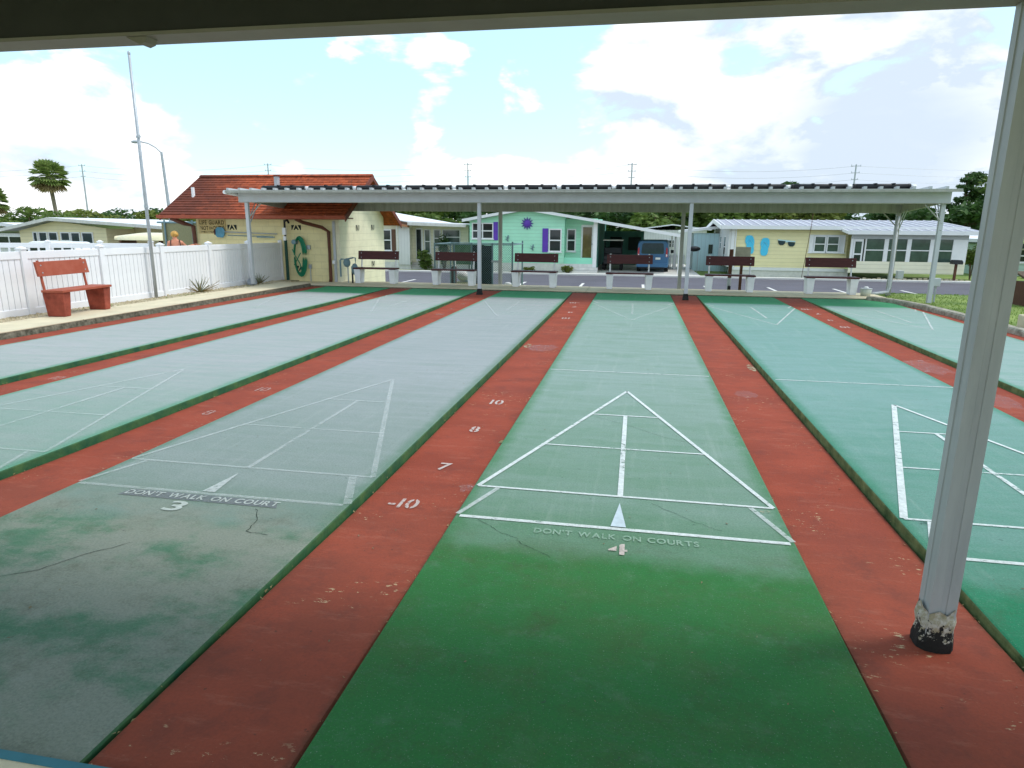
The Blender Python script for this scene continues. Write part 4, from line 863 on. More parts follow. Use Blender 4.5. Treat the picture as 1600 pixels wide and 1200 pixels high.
# windscreen panel and parked things behind the pool
ws = thing('windscreen_panel', 'olive windscreen fabric on a blue rail behind the sunbather', 'screen', (-15.0, 17.5, -.04)); MB().box(-15.15, -13.6, 17.5, 17.53, .1, 1.68).build('fabric', 'olive', ws); MB().tube([(-15.3, 17.49, 1.70), (-13.4, 17.49, 1.70)], .03, 8).build('rail', 'steelblue', ws)
for x in (-15.0, -13.95): MB().tube([(x, 17.46, -.04), (x, 17.46, 1.78)], .03, 8).build('post', 'steelblue', ws)

# ------------------------------------------------------------------ houses
def window(root, x0, x1, z0, z1, y, nx=1, nz=2, trim=.07, glass='glass', trimmat='frame', d=-1, curtain=False):
    pw = (x1 - x0 - trim * (nx + 1)) / nx; ph = (z1 - z0 - trim * (nz + 1)) / nz; b = MB(); ya, yb = sorted((y + d * .001, y + d * .06))
    for i in range(nx + 1): a = x0 + i * (pw + trim); b.box(a, a + trim, ya, yb, z0, z1)
    for i in range(nx):
        for j in range(nz + 1): a = x0 + trim + i * (pw + trim); c = z0 + j * (ph + trim); b.box(a, a + pw, ya, yb - .004 * d * d, c, c + trim)
    b.box(x0 - .05, x1 + .05, min(y + d * .061, y + d * .10), max(y + d * .061, y + d * .10), z0 - .04, z0 + .01)
    w = b.build('window', trimmat, root)
    for i in range(nx):
        for j in range(nz):
            a = x0 + trim + i * (pw + trim); c = z0 + trim + j * (ph + trim); MB().box(a, a + pw, *sorted((y + d * .004, y + d * (.010 if j else .022))), c, c + ph).build('pane', glass, w)
    return w
def side_window(root, x, y0, y1, z0, z1, d, glass='glass'):
    w = MB().box(x + d * .001, x + d * .03, y0, y1, z0, z1).build('window', 'frame', root); zm = (z0 + z1) / 2
    for a, c in ((z0 + .06, zm - .03), (zm + .03, z1 - .06)): MB().box(x + d * .031, x + d * .034, y0 + .06, y1 - .06, a, c).build('pane', glass, w)
G0 = -.87
# mint house with carport
gh = thing('mint_house', 'mint green mobile home with purple shutters and carport', 'house', (-5.4, 40, G0)); GY = 35.5
MB().prism([(-8.75, -.35), (-3.17, -.35), (-3.17, 2.30), (-5.4, 2.62), (-8.75, 2.02)], 'y', GY, GY + .2).build('front_wall', 'mint', gh)
MB().box(-8.75, -8.55, GY + .201, 46, -.35, 2.0).build('wall', 'mint', gh); MB().box(-3.37, -3.17, GY + .201, GY + .9, -.35, 2.28).build('wall', 'mintp', gh)
MB().box(-3.36, -1.35, GY + .901, GY + 1.1, -.35, 2.2).build('porch_wall', 'mint', gh); MB().box(-1.55, -1.3, GY + 1.101, 46, -.6, 2.15).build('carport_side_wall', 'teal', gh); MB().box(-8.5, -1.56, 45.8, 46, -.35, 2.3).build('wall', 'mint', gh)
MB().box(-8.75, -1.3, GY + .01, GY + .15, G0, -.351).build('skirting', 'skirt', gh); MB().box(-3.16, -1.3, GY + .151, GY + .9, -.5, -.36).build('porch_floor', 'mintp', gh)
rp = [(-9.1, 2.06), (-5.4, 2.74), (-1.5, 2.12), (3.45, 1.30), (3.45, 1.38), (-1.5, 2.21), (-5.4, 2.83), (-9.1, 2.15)]
MB().prism([(-9.1, 2.02), (-5.4, 2.68), (-5.4, 2.76), (-9.1, 2.10)], 'y', GY - .35, 46.3).build('roof', 'roofwhite', gh)
MB().prism([(-5.4, 2.68), (-1.5, 2.06), (-1.5, 2.14), (-5.4, 2.76)], 'y', GY - .35, 46.3).build('roof', 'roofwhite', gh)
MB().prism([(-1.499, 2.05), (3.45, 1.27), (3.45, 1.34), (-1.499, 2.13)], 'y', GY - .3, 45).build('carport_roof', mat('mossy_white_roof', (.50, .58, .30), .7, .2, 2, c2=(.62, .66, .42)), gh)
MB().prism([(-9.12, 1.96), (-5.4, 2.62), (-5.4, 2.78), (-9.12, 2.12)], 'y', GY - .39, GY - .351).build('fascia', 'frame', gh); MB().prism([(-5.4, 2.62), (-1.5, 2.0), (3.46, 1.18), (3.46, 1.35), (-1.5, 2.16), (-5.4, 2.78)], 'y', GY - .39, GY - .351).build('fascia', 'frame', gh)
window(gh, -8.6, -7.32, 1.0, 1.92, GY, 2, 2, .06); MB().box(-7.31, -7.05, GY - .05, GY - .001, .93, 1.97).build('shutter', 'purple', gh); MB().box(-4.43, -4.10, GY - .05, GY - .001, .29, 1.63).build('shutter', 'purple', gh)
window(gh, -4.06, -3.32, .31, 1.62, GY); window(gh, -3.12, -2.58, .31, 1.62, GY + .9)
dr = MB().box(-2.28, -1.56, GY + .86, GY + .899, -.34, 1.85).build('door', 'frame', gh); MB().box(-2.18, -1.66, GY + .85, GY + .859, -.2, 1.72).build('glass_panel', glass_mat('amber_reflecting_glass', (.16, .12, .05)), dr); MB().box(-1.645, -1.61, GY + .82, GY + .859, .7, .82).build('handle', 'steel', dr)
MB().box(-1.52, -1.30, GY + .0, GY + .18, -.85, 2.02).build('porch_post', 'frame', gh); MB().box(-3.165, -1.53, GY + .05, GY + .12, -.349, .0).build('porch_rail_panel', 'mintp', gh)
for k in range(2): MB().box(-2.75 + .1 * k, -1.2, GY - .62 + .3 * k, GY - .02 - .0, G0 + .18 * k, G0 + .17 * (k + 1)).build('step', 'skirt', gh)
for x, y in ((3.3, GY), (3.3, 40), (3.3, 44.5)): MB().box(x - .05, x + .05, y - .05, y + .05, G0, 1.28).build('carport_post', 'frame', gh)
MB().box(-1.5, 1.4, 44.5, 44.7, -.8, 1.5).build('carport_back_wall', 'teal', gh); MB().box(-.9, -.1, 44.4, 44.49, -.79, 1.1).build('carport_door', 'dark', gh); MB().box(.35, 1.2, 44.42, 44.49, .2, 1.1).build('carport_window', 'dark', gh)
# sun ornament and two geckos
so = thing('sun_ornament', 'purple metal sun ornament on the mint gable wall', 'ornament', (-5.33, GY - .04, 1.55)); P = []
for k in range(24): a = k * math.pi / 12; q = .38 if k % 2 == 0 else .22; P.append((-5.33 + q * math.cos(a), 1.90 + q * math.sin(a)))
MB().prism(P, 'y', GY - .04, GY - .02).build('rays', mat('dark_violet', (.10, .07, .30), .4, .2, 9), so); MB().ball((-5.33, GY - .045, 1.90), (.19, .05, .19), 14, 8).build('disc', 'purple', so, smooth=True)
for (x, z), w_ in (((-6.5, 1.05), 'left'), ((-5.02, .54), 'right')):
    gk = thing('gecko_ornament', 'small grey green gecko ornament, %s one on the mint wall' % ('upper' if w_ == 'left' else 'lower'), 'ornament', (x, GY - .03, z - .18), 'gecko ornaments')
    MB().tube([(x + .06, GY - .03, z + .18), (x + .05, GY - .03, z + .06), (x - .02, GY - .03, z - .05), (x + .05, GY - .03, z - .17), (x + .12, GY - .03, z - .17)], [.03, .045, .04, .02, .008], 6).build('body', 'steelblue', gk)
    for sx, sz in ((-.12, .10), (.14, .02), (-.13, -.06), (.08, -.1)): MB().tube([(x + .02, GY - .03, z + sz * .5), (x + sx, GY - .03, z + sz)], .013, 5).build('leg', 'steelblue', gk)
# cream house left of the mint one
cr = thing('cream_house', 'cream and white mobile home with low white roof behind the first bench', 'house', (-12, 41, G0)); CY = 36
MB().box(-17.5, -12.78, CY, CY + .2, -.45, 1.95).build('front_wall', 'creams', cr); MB().box(-13.32, -12.60, CY - .06, CY - .002, -.6, 1.8).build('corner_panel', 'whites', cr); MB().box(-12.777, -9.2, CY + 1.0, CY + 1.2, -.6, 1.85).build('side_wall', 'creams', cr); MB().box(-12.98, -12.78, CY + .201, 46, -.5, 1.9).build('wall', 'creams', cr)
MB().box(-17.5, -12.6, CY + .01, CY + .1, G0, -.451).build('skirting', 'skirt', cr); MB().box(-12.59, -9.2, CY + 1.01, CY + 1.1, G0, -.601).build('skirting', 'skirt', cr)
MB().prism([(-18, 2.75), (-12.65, 1.86), (-9.0, 1.76), (-9.0, 1.84), (-12.65, 1.98), (-18, 2.85)], 'y', CY - .4, 46).build('roof', 'roofwhite', cr); MB().prism([(-18, 2.68), (-12.6, 1.78), (-12.6, 1.92), (-18, 2.83)], 'y', CY - .44, CY - .401).build('fascia', 'brownsh', cr); MB().prism([(-18, 2.5), (-12.6, 1.63), (-12.6, 1.77), (-18, 2.67)], 'y', CY - .43, CY - .02).build('soffit_trim', 'copper', cr); MB().prism([(-12.59, 1.75), (-9.0, 1.66), (-9.0, 1.80), (-12.59, 1.92)], 'y', CY - .43, CY - .401).build('gutter', 'skirt', cr)
window(cr, -14.5, -13.76, .22, 1.49, CY, 1, 2, .06); MB().box(-13.75, -13.50, CY - .05, CY - .001, .2, 1.5).build('shutter', 'brownsh', cr)
d_ = MB().box(-12.55, -12.10, CY + .96, CY + .999, -.45, 1.60).build('door', 'frame', cr); MB().box(-12.50, -12.2, CY + .95, CY + .959, -.3, 1.5).build('glass_panel', 'glass', d_)
for a, c, z in ((-12.0, -11.6, .05), (-11.4, -10.95, .45), (-10.85, -9.7, .6)): window(cr, a, c, z, 1.52, CY + 1.0, 1, 2, .05, 'glassg')
for k in range(3): MB().box(-12.7 + .0 * k, -11.4 - .2 * k, CY + .1 + .25 * k, CY + .95, G0 + .13 * k, G0 + .13 * (k + 1) - .01).build('step', 'drive', cr)
MB().tube([(-13.35, CY - .2, G0), (-13.35, CY - .2, 1.9)], .03, 6).build('porch_post', 'frame', cr)
wt = thing('water_tank', 'white cylinder tank beside the mint house corner', 'tank', (-9.05, 37.6, G0)); MB().tube([(-9.05, 37.6, G0), (-9.05, 37.6, 1.0), (-9.05, 37.6, 1.35), (-9.05, 37.6, 1.42)], [.33, .33, .25, .1], 14).build('shell', mat('pale_blue_tank', (.55, .62, .72), .4, .06, 3), wt, smooth=True); MB().tube([(-9.05, 37.6, .95), (-9.05, 37.6, 1.03)], .35, 14).build('band', 'steel', wt)
# yellow house
yh = thing('yellow_house', 'pale yellow house with flip flop cutouts and glazed porch', 'house', (11.5, 39, G0)); YY = 35.5
MB().box(6.1, 12.0, YY, YY + .2, -.35, 1.85).build('front_wall', 'yellows', yh); MB().prism([(YY + .002, -.35), (43, -.35), (43, 1.68), (39.2, 2.10), (YY + .002, 1.78)], 'x', 5.9, 6.099).build('gable_wall', 'whites', yh); MB().box(12.0, 17.3, 42.8, 43, -.4, 1.75).build('wall', 'yellows', yh)
MB().box(6.0, 12.2, YY + .01, YY + .12, G0, -.351).build('skirting', 'skirt', yh); MB().box(6.1, 12.0, YY - .04, YY - .001, -.52, -.36).build('base_trim', 'frame', yh); MB().box(6.04, 6.2, YY - .03, YY - .001, -.34, 1.8).build('corner_trim', 'frame', yh); MB().tube([(6.25, YY - .06, -.5), (6.25, YY - .06, 1.8)], .04, 6).build('downspout', 'frame', yh)
rfy = MB().prism([(YY - .4, 1.78), (39.2, 2.16), (39.2, 2.24), (YY - .4, 1.86)], 'x', 5.45, 17.6).build('roof', 'roofmetal', yh); MB().prism([(39.2, 2.16), (43.4, 1.72), (43.4, 1.80), (39.2, 2.24)], 'x', 5.45, 17.6).build('rear_roof', 'roofmetal', yh)
MB().box(5.43, 17.62, YY - .46, YY - .401, 1.68, 1.87).build('fascia', 'frame', yh)
MB().prism([(YY - .4, 1.66), (39.2, 2.04), (43.4, 1.60), (43.4, 1.80), (39.2, 2.26), (YY - .4, 1.88)], 'x', 5.38, 5.429).build('bargeboard', 'frame', yh)
rib = None; x = 5.6
while x < 17.5:
    if rib is None: rib = MB().prism([(0, 0), (3.95, .367), (3.95, .395), (0, .028)], 'x', -.022, .022).build('roof_rib', 'roofwhite', yh, local=True); rib.location = Vector((x, YY - .35, 1.872)) - yh.location
    else: copy_to(rib, yh, Vector((x, YY - .35, 1.872)) - yh.location)
    x += .47
w = window(yh, 10.06, 11.86, .48, 1.42, YY, 1, 1, .02, 'frame')
for a, c in ((10.30, 10.89), (10.95, 11.57)): window(yh, a, c, .50, 1.36, YY - .035, 1, 2, .05, 'glassg')
# porch
MB().box(11.9, 17.4, YY - 1.0, YY - .9, -.5, .10).build('porch_knee_wall', 'creams', yh); MB().box(11.9, 17.4, YY - 1.0, YY - .9, 1.24, 1.62).build('porch_head', 'alu', yh); MB().box(17.3, 17.4, YY - .899, 38, -.5, 1.62).build('porch_side', 'creams', yh); MB().box(12.4, 17.3, YY + .3, YY + .4, -.5, 1.6).build('porch_back_wall', 'dark', yh)
rfp = MB().prism([(YY - 1.35, 1.58), (YY + 1.3, 1.86), (YY + 1.3, 1.92), (YY - 1.35, 1.64)], 'x', 11.6, 17.9).build('porch_roof', 'roofmetal', yh); MB().box(11.58, 17.92, YY - 1.42, YY - 1.351, 1.46, 1.66).build('porch_fascia', 'frame', yh); MB().prism([(YY - 1.35, 1.50), (YY + 1.3, 1.78), (YY + 1.3, 1.93), (YY - 1.35, 1.65)], 'x', 11.53, 11.579).build('porch_bargeboard', 'frame', yh)
rib2 = None; x = 11.8
while x < 17.9:
    if rib2 is None: rib2 = MB().prism([(0, 0), (2.6, .275), (2.6, .30), (0, .025)], 'x', -.022, .022).build('roof_rib', 'roofwhite', yh, local=True); rib2.location = Vector((x, YY - 1.32, 1.65)) - yh.location
    else: copy_to(rib2, yh, Vector((x, YY - 1.32, 1.65)) - yh.location)
    x += .47
px_ = YY - .95
for a, c in ((12.64, 13.50), (13.70, 14.58), (14.78, 15.66), (15.84, 16.72)):
    wd_ = MB(); 
    for s in ((a - .06, a, .101, 1.239), (c, c + .06, .101, 1.239)): wd_.box(s[0], s[1], px_ - .05, px_ + .05, s[2], s[3])
    wd_.box(a, c, px_ - .04, px_ + .04, .65, .70); wd_ = wd_.build('window', 'frame', yh)
    for z0, z1 in ((.11, .65), (.70, 1.23)): MB().box(a, c, px_ - .005, px_ + .005, z0, z1).build('pane', 'glassg', wd_)
    if a > 14: MB().prism([(a + .08, .11), (a + .40, .11), (a + .36, .9), (a + .28, 1.22), (a + .2, .9)], 'y', px_ + .15, px_ + .16).build('curtain', mat('pale_green_curtain_%d' % int(a), (.35, .50, .42), .8, .2, 6), wd_)
for a, c in ((11.9, 12.0), (13.56, 13.64), (14.64, 14.72), (15.72, 15.78), (16.78, 17.4)): MB().box(a, c, px_ - .045, px_ + .045, .101, 1.239).build('porch_mullion', 'frame', yh)
d_ = MB().box(12.02, 12.50, px_ - .03, px_ + .03, -.45, 1.23).build('porch_door', 'frame', yh); MB().box(12.1, 12.42, px_ - .035, px_ - .031, .5, 1.1).build('upper_glass', 'glassg', d_); MB().box(12.1, 12.42, px_ - .035, px_ - .031, -.3, .42).build('lower_glass', 'glass', d_)
for z in (.60,): side_window(yh, 5.9, 36.6, 37.3, .1, 1.3, -1, 'glass'); side_window(yh, 5.9, 38.6, 39.2, .5, 1.3, -1, 'glass')
# flip flops and sunglasses cut-outs
def flipflop(cx, z0, z1, tilt, label):
    o = thing('flip_flop_cutout', label, 'ornament', (cx, YY - .05, z0), 'flip flop cutouts'); P = []; h = z1 - z0
    for k in range(28):
        a = 2 * math.pi * k / 28; t = math.cos(a); w = .25 * abs(math.sin(a)) ** .55 * (1 - .16 * math.exp(-((t + .1) / .3) ** 2)) * (1.0 if t > 0 else .88); P.append((cx + (w if math.sin(a) > 0 else -w) + tilt * (-t) * .06, (z0 + z1) / 2 + t * h / 2))
    MB().prism(P, 'y', YY - .05, YY - .02).build('sole', 'cyan', o)
    MB().tube([(cx - .17 - tilt * .0, YY - .06, z0 + h * .55), (cx - .02, YY - .08, z0 + h * .78), (cx + .17, YY - .06, z0 + h * .55)], .016, 6).build('strap', mat('light_strap', (.25, .70, .90), .4, .05, 5), o)
flipflop(7.02, .36, 1.36, 1.0, 'left turquoise flip flop cutout on the yellow wall'); flipflop(7.80, .27, 1.23, -.2, 'right turquoise flip flop cutout on the yellow wall')
sgz = thing('sunglasses_cutout', 'big dark sunglasses cutout on the yellow wall', 'ornament', (8.9, YY - .05, .76))
for cx, dz in ((8.65, .03), (9.16, -.04)): MB().prism([(cx - .19, 1.07 + dz), (cx + .19, 1.04 + dz), (cx + .17, .90 + dz), (cx + .08, .82 + dz), (cx - .08, .83 + dz), (cx - .16, .92 + dz)], 'y', YY - .05, YY - .02).build('lens', 'navy', sgz)
MB().prism([(8.45, 1.16), (9.36, 1.07), (9.36, 1.02), (9.30, 1.02), (8.98, 1.03), (8.90, .98), (8.82, 1.05), (8.45, 1.11)], 'y', YY - .045, YY - .022).build('frame', 'paleblue', sgz)
pw_ = thing('leaning_rod', 'thin brown rod leaning against the yellow wall', 'rod', (9.75, YY - .6, G0)); MB().tube([(9.72, YY - .6, G0), (9.98, YY - .48, 1.9), (10.0, YY - .47, 2.5)], .014, 6).build('rod', 'wood', pw_)
# flower bed edging, mailbox, bushes
for k in range(22): o = MB().taper(12.3 + k * .24, 33.9 + random.uniform(-.05, .05), G0 - .02, G0 + random.uniform(.12, .2), .11, .08, .08, .06).build('edging_stone', 'stone', None, bevel=.02); tag(o, 'rough tan edging stone below the glazed porch', 'stone', 'edging stones below the glazed porch')
mbx = thing('mailbox', 'dark mailbox on a slim post right of the glazed porch', 'mailbox', (16.7, 33.8, G0)); MB().box(16.65, 16.75, 33.75, 33.85, G0, .05).build('post', 'wood', mbx); MB().prism([(16.5, .051), (16.9, .051), (16.9, .18), (16.84, .26), (16.56, .26), (16.5, .18)], 'y', 33.55, 34.05).build('box', 'cartgrey', mbx)

# ------------------------------------------------------------------ van and golf cart
def loft(name, secs, m, parent):
    b = MB(); n = None
    for y, w, z0, z1, rr_, lean in secs:
        pts = []; 
        for cx, cz, a0 in ((w - rr_, z1 - rr_, 0), (-w + rr_, z1 - rr_, 90), (-w + rr_ * .5, z0 + rr_ * .5, 180), (w - rr_ * .5, z0 + rr_ * .5, 270)):
            q = rr_ if a0 < 180 else rr_ * .5
            for k in range(5): a = R(a0 + k * 22.5); pts.append((cx + q * math.cos(a), cz + q * math.sin(a)))
        zc = (z0 + z1) / 2; b.v += [((x * (1 - lean * max(0, (z - zc) / (z1 - z0)))), y, z) for x, z in pts]; n = len(pts)
    for i in range(len(secs) - 1): b.f += [(i * n + j, i * n + (j + 1) % n, (i + 1) * n + (j + 1) % n, (i + 1) * n + j) for j in range(n)]
    b.f += [tuple(range(n)), tuple((len(secs) - 1) * n + j for j in reversed(range(n)))]
    return b.build(name, m, parent, smooth=False, bevel=.02, local=True)
van = thing('parked_van', 'blue van parked nose in under the carport edge', 'van', (1.86, 36.55, -.79)); van.rotation_euler.z = R(-4)
loft('body', [(0, .86, .28, 1.72, .20, .14), (.06, .90, .26, 1.78, .22, .14), (.4, .91, .25, 1.82, .2, .14), (2.6, .91, .25, 1.82, .2, .14), (3.2, .90, .25, 1.45, .2, .2), (3.5, .89, .25, 1.12, .15, .1), (4.3, .86, .28, .98, .15, .05)], 'blue', van)
MB().prism([(-.64, 1.10), (-.60, 1.04), (.60, 1.04), (.64, 1.10), (.60, 1.58), (.52, 1.64), (-.52, 1.64), (-.60, 1.58)], 'y', -.02, .005).build('rear_window', glass_mat('van_glass', (.03, .05, .065)), van, local=True)
MB().box(-.89, .89, -.10, .03, .28, .52).build('bumper', 'blue', van, bevel=.03, local=True); MB().box(-.72, .72, -.05, .05, .20, .279).build('lower_valance', 'black', van, local=True)
for s in (-1, 1):
    MB().prism([(s * .74, .88), (s * .86, .86), (s * .84, 1.35), (s * .76, 1.42)] if s > 0 else [(s * .76, 1.42), (s * .84, 1.35), (s * .86, .86), (s * .74, .88)], 'y', -.03, .05).build('tail_light', 'redlight', van, local=True)
    MB().box(min(s * .76, s * .83), max(s * .76, s * .83), -.035, -.031, .90, 1.02).build('reverse_lamp', 'frame', van, local=True)
    MB().box(min(s * .95, s * 1.13), max(s * .95, s * 1.13), 2.9, 3.0, 1.0, 1.2).build('mirror', 'black', van, bevel=.02, local=True)
    for y in (.75, 3.45):
        t_ = MB().tube([(s * .68, y, .31), (s * .90, y, .31)], .32, 18).build('wheel', 'tyre', van, local=True); MB().tube([(s * .90, y, .31), (s * .91, y, .31)], .2, 14).build('rim', 'steel', t_, local=True)
MB().box(-.16, .36 - .0, -.055, -.02, .74, .86).build('plate_recess', 'blue', van, local=True); MB().box(.18, .46, -.065, -.056, .72, .84).build('number_plate', 'plate', van, local=True); MB().box(-.45, .45, -.03, -.0, .92, .97).build('tailgate_handle', 'blue', van, local=True)
gc = thing('golf_cart', 'dark golf cart parked in the shade of the carport', 'golf cart', (-.45, 37.3, -.79))
MB().box(-.55, .55, .1, 2.2, .35, .62).build('chassis', 'cartgrey', gc, bevel=.05, local=True); MB().box(-.52, .52, .1, .75, .62, .86).build('seat_base', 'cartgrey', gc, bevel=.04, local=True); MB().box(-.5, .5, .15, .65, .861, .98).build('seat', 'black', gc, bevel=.04, local=True); MB().box(-.5, .5, .05, .16, 1.0, 1.35).build('backrest', 'black', gc, bevel=.03, local=True)
MB().prism([(1.75, .621), (2.35, .40), (2.35, .62), (1.9, .95), (1.75, .95)], 'x', -.52, .52).build('cowl', 'cartgrey', gc, local=True); MB().box(-.6, .6, .0, 1.95, 1.74, 1.80).build('roof', 'skirt', gc, bevel=.03, local=True)
for s in (-1, 1):
    for y in (.1, 1.8): MB().tube([(s * .5, y, .62), (s * .52, y, 1.74)], .022, 6).build('roof_post', 'black', gc, local=True)
    for y in (.45, 2.0): MB().tube([(s * .42, y, .22), (s * .60, y, .22)], .22, 14).build('wheel', 'tyre', gc, local=True)

# ------------------------------------------------------------------ things between walk and road
sgn = thing('sign_on_post', 'back of a small grey board on a brown post behind the fifth bench', 'sign', (3.84, 16.25, -.1)); MB().box(3.80, 3.87, 16.2, 16.27, -.15, 1.12).build('post', 'wood', sgn); MB().box(3.64, 4.04, 16.17, 16.199, .87, 1.15).build('board', mat('grey_board', (.42, .40, .33), .8, .15, 5), sgn)
bp_ = thing('brown_post', 'brown wooden post with a grey pipe foot behind the fifth bench', 'post', (3.5, 15.95, -.1)); MB().box(3.455, 3.545, 15.9, 15.99, .32, 1.09).build('timber', 'wood', bp_); MB().tube([(3.5, 15.945, -.1), (3.5, 15.945, .319)], .05, 8).build('pipe', 'steel', bp_); MB().box(3.46, 3.54, 15.86, 15.893, -.08, .1).build('valve_handle', 'black', bp_)
bu = thing('bucket', 'pale translucent bucket by the last bench', 'bucket', (6.62, 14.62, .031)); MB().tube([(6.62, 14.62, .031), (6.62, 14.62, .20)], [.11, .135], 14).build('pail', mat('translucent_plastic', (.50, .54, .46), .4, .1, 6), bu, smooth=True); MB().tube([(6.62, 14.62, .201), (6.62, 14.62, .215)], .142, 14).build('rim', 'alu', bu); MB().ball((6.62, 14.62, .23), (.06, .06, .035), 8, 5).build('contents', 'frame', bu)
ob = thing('outlet_post', 'grey electric box on a short pipe beside the right canopy column', 'outlet', (7.66, 13.3, -.02)); MB().tube([(7.66, 13.3, -.05), (7.66, 13.3, .4)], .02, 6).build('pipe', 'steel', ob); MB().box(7.53, 7.72, 13.22, 13.36, .40, .58).build('box', 'alu', ob, bevel=.01)
cb_ = thing('block_pedestal', 'pale concrete block carrying a steel pole beyond the right kerb', 'pedestal', (7.62, 9.0, 0)); MB().box(7.30, 8.1, 8.72, 9.12, -.05, .26).build('block', 'concrete', cb_, bevel=.02); MB().tube([(7.50, 8.85, .26), (7.50, 8.85, 2.2)], .032, 8).build('pole', 'alu', cb_); MB().box(7.42, 7.58, 8.77, 8.93, .262, .38).build('clamp', 'alu', cb_)
wb = thing('timber_bin', 'weathered timber box on the right lawn behind the column', 'box', (9.8, 13.0, 0)); 
for k in range(6): MB().box(9.33 + k * .15, 9.47 + k * .15, 12.8, 12.84, -.05, .55).build('plank', 'bark', wb)
MB().box(9.30, 10.28, 12.841, 13.4, -.05, .55).build('carcass', 'wood', wb); MB().prism([(12.75, .551), (13.45, .72), (13.45, .76), (12.75, .59)], 'x', 9.28, 10.30).build('lid', 'bark', wb)

# chain link enclosure behind the second and third benches
en = thing('chain_link_enclosure', 'chain link pump enclosure with dark screened gate behind the benches', 'enclosure', (-3.8, 16.6, -.15)); EYY = 16.05
posts = [(-4.98, EYY), (-4.38, EYY), (-3.85, EYY), (-3.22, EYY), (-3.0, EYY), (-2.62, EYY), (-4.98, 17.8), (-2.62, 17.8)]
for x, y in posts: MB().tube([(x, y, -.2), (x, y, 1.16 + (.06 if x > -2.7 else 0))], .026, 8).build('post', 'steelblue', en)
for a, b2 in (((-4.98, EYY), (-2.62, EYY)), ((-4.98, EYY), (-4.98, 17.8)), ((-2.62, EYY), (-2.62, 17.8)), ((-4.98, 17.8), (-2.62, 17.8))): MB().tube([(*a, 1.13), (*b2, 1.13)], .018, 6).build('rail', 'steelblue', en)
def mesh_panel(x0, x1, y, z0, z1, p, rad):
    b = MB(); h = z1 - z0; w = x1 - x0
    def seg(a, c):
        d = Vector((c[0] - a[0], c[1] - a[1])); 
        if d.length < .02: return
        nn = Vector((-d.y, d.x)).normalized() * rad; k = len(b.v); b.v += [(a[0] - nn.x, y, a[1] - nn.y), (c[0] - nn.x, y, c[1] - nn.y), (c[0] + nn.x, y, c[1] + nn.y), (a[0] + nn.x, y, a[1] + nn.y), (a[0], y - rad, a[1]), (c[0], y - rad, c[1])]; b.f += [(k, k + 1, k + 5, k + 4), (k + 4, k + 5, k + 2, k + 3), (k, k + 3, k + 2, k + 1)]
    t = -h
    while t < w:
        s0 = max(0, -t); s1 = min(h, w - t); seg((x0 + t + s0, z0 + s0), (x0 + t + s1, z0 + s1)); seg((x0 + t + s0, z1 - s0), (x0 + t + s1, z1 - s1)); t += p
    return b
for x0, x1 in ((-4.95, -4.40), (-4.36, -3.87), (-3.83, -3.24), (-3.2, -3.02), (-2.98, -2.64)): tag(mesh_panel(x0, x1, EYY, -.1, 1.12, .065, .0035).build('wire_mesh', 'steelblue', en), kind='stuff')
MB().box(-3.82, -3.25, EYY + .03, EYY + .04, -.1, 1.10).build('privacy_screen', 'dark', en); MB().box(-3.24, -2.98, EYY - .05, EYY - .03, .62, .68).build('latch', 'steel', en)
MB().box(-4.9, -3.86, 17.78, 17.79, .45, 1.1).build('rear_screen', mat('green_screen', (.06, .13, .06), .9, .3, 4), en)
pm = thing('pool_pump', 'white pool pump inside the chain link enclosure', 'pump', (-4.25, 16.6, -.15)); MB().ball((-4.25, 16.6, .16), (.20, .18, .16), 12, 8).build('housing', 'skirt', pm, smooth=True); MB().tube([(-4.25, 16.6, .0), (-4.05, 16.5, -.02)], .06, 8).build('motor', 'steelblue', pm); MB().box(-4.45, -4.05, 16.45, 16.75, -.2, .0).build('pump_base', 'concrete', pm)
pf = thing('pool_filter', 'white capped filter tank behind the second bench', 'filter', (-4.6, 16.9, -.15)); MB().tube([(-4.6, 16.9, -.15), (-4.6, 16.9, .72)], .04, 8).build('standpipe', 'frame', pf); MB().ball((-4.6, 16.9, .80), (.14, .14, .07), 10, 6).build('cap', 'frame', pf, smooth=True)
bp2 = thing('dark_timber_post', 'short dark timber post below the second bench back', 'post', (-4.42, 16.2, -.15)); MB().box(-4.50, -4.36, 16.12, 16.24, -.2, .45).build('timber', 'wood', bp2); MB().prism([(-4.51, .451), (-4.35, .451), (-4.43, .49)], 'y', 16.11, 16.25).build('cap', 'wood', bp2)
fl = thing('flood_lamp', 'white ground lamp at the foot of the second rear column', 'lamp', (-2.66, 15.6, -.05)); MB().ball((-2.66, 15.6, .03), (.11, .08, .06), 10, 6).build('lens', 'frame', fl, smooth=True); MB().box(-2.78, -2.56, 15.56, 15.72, -.08, -.02).build('housing', 'black', fl)

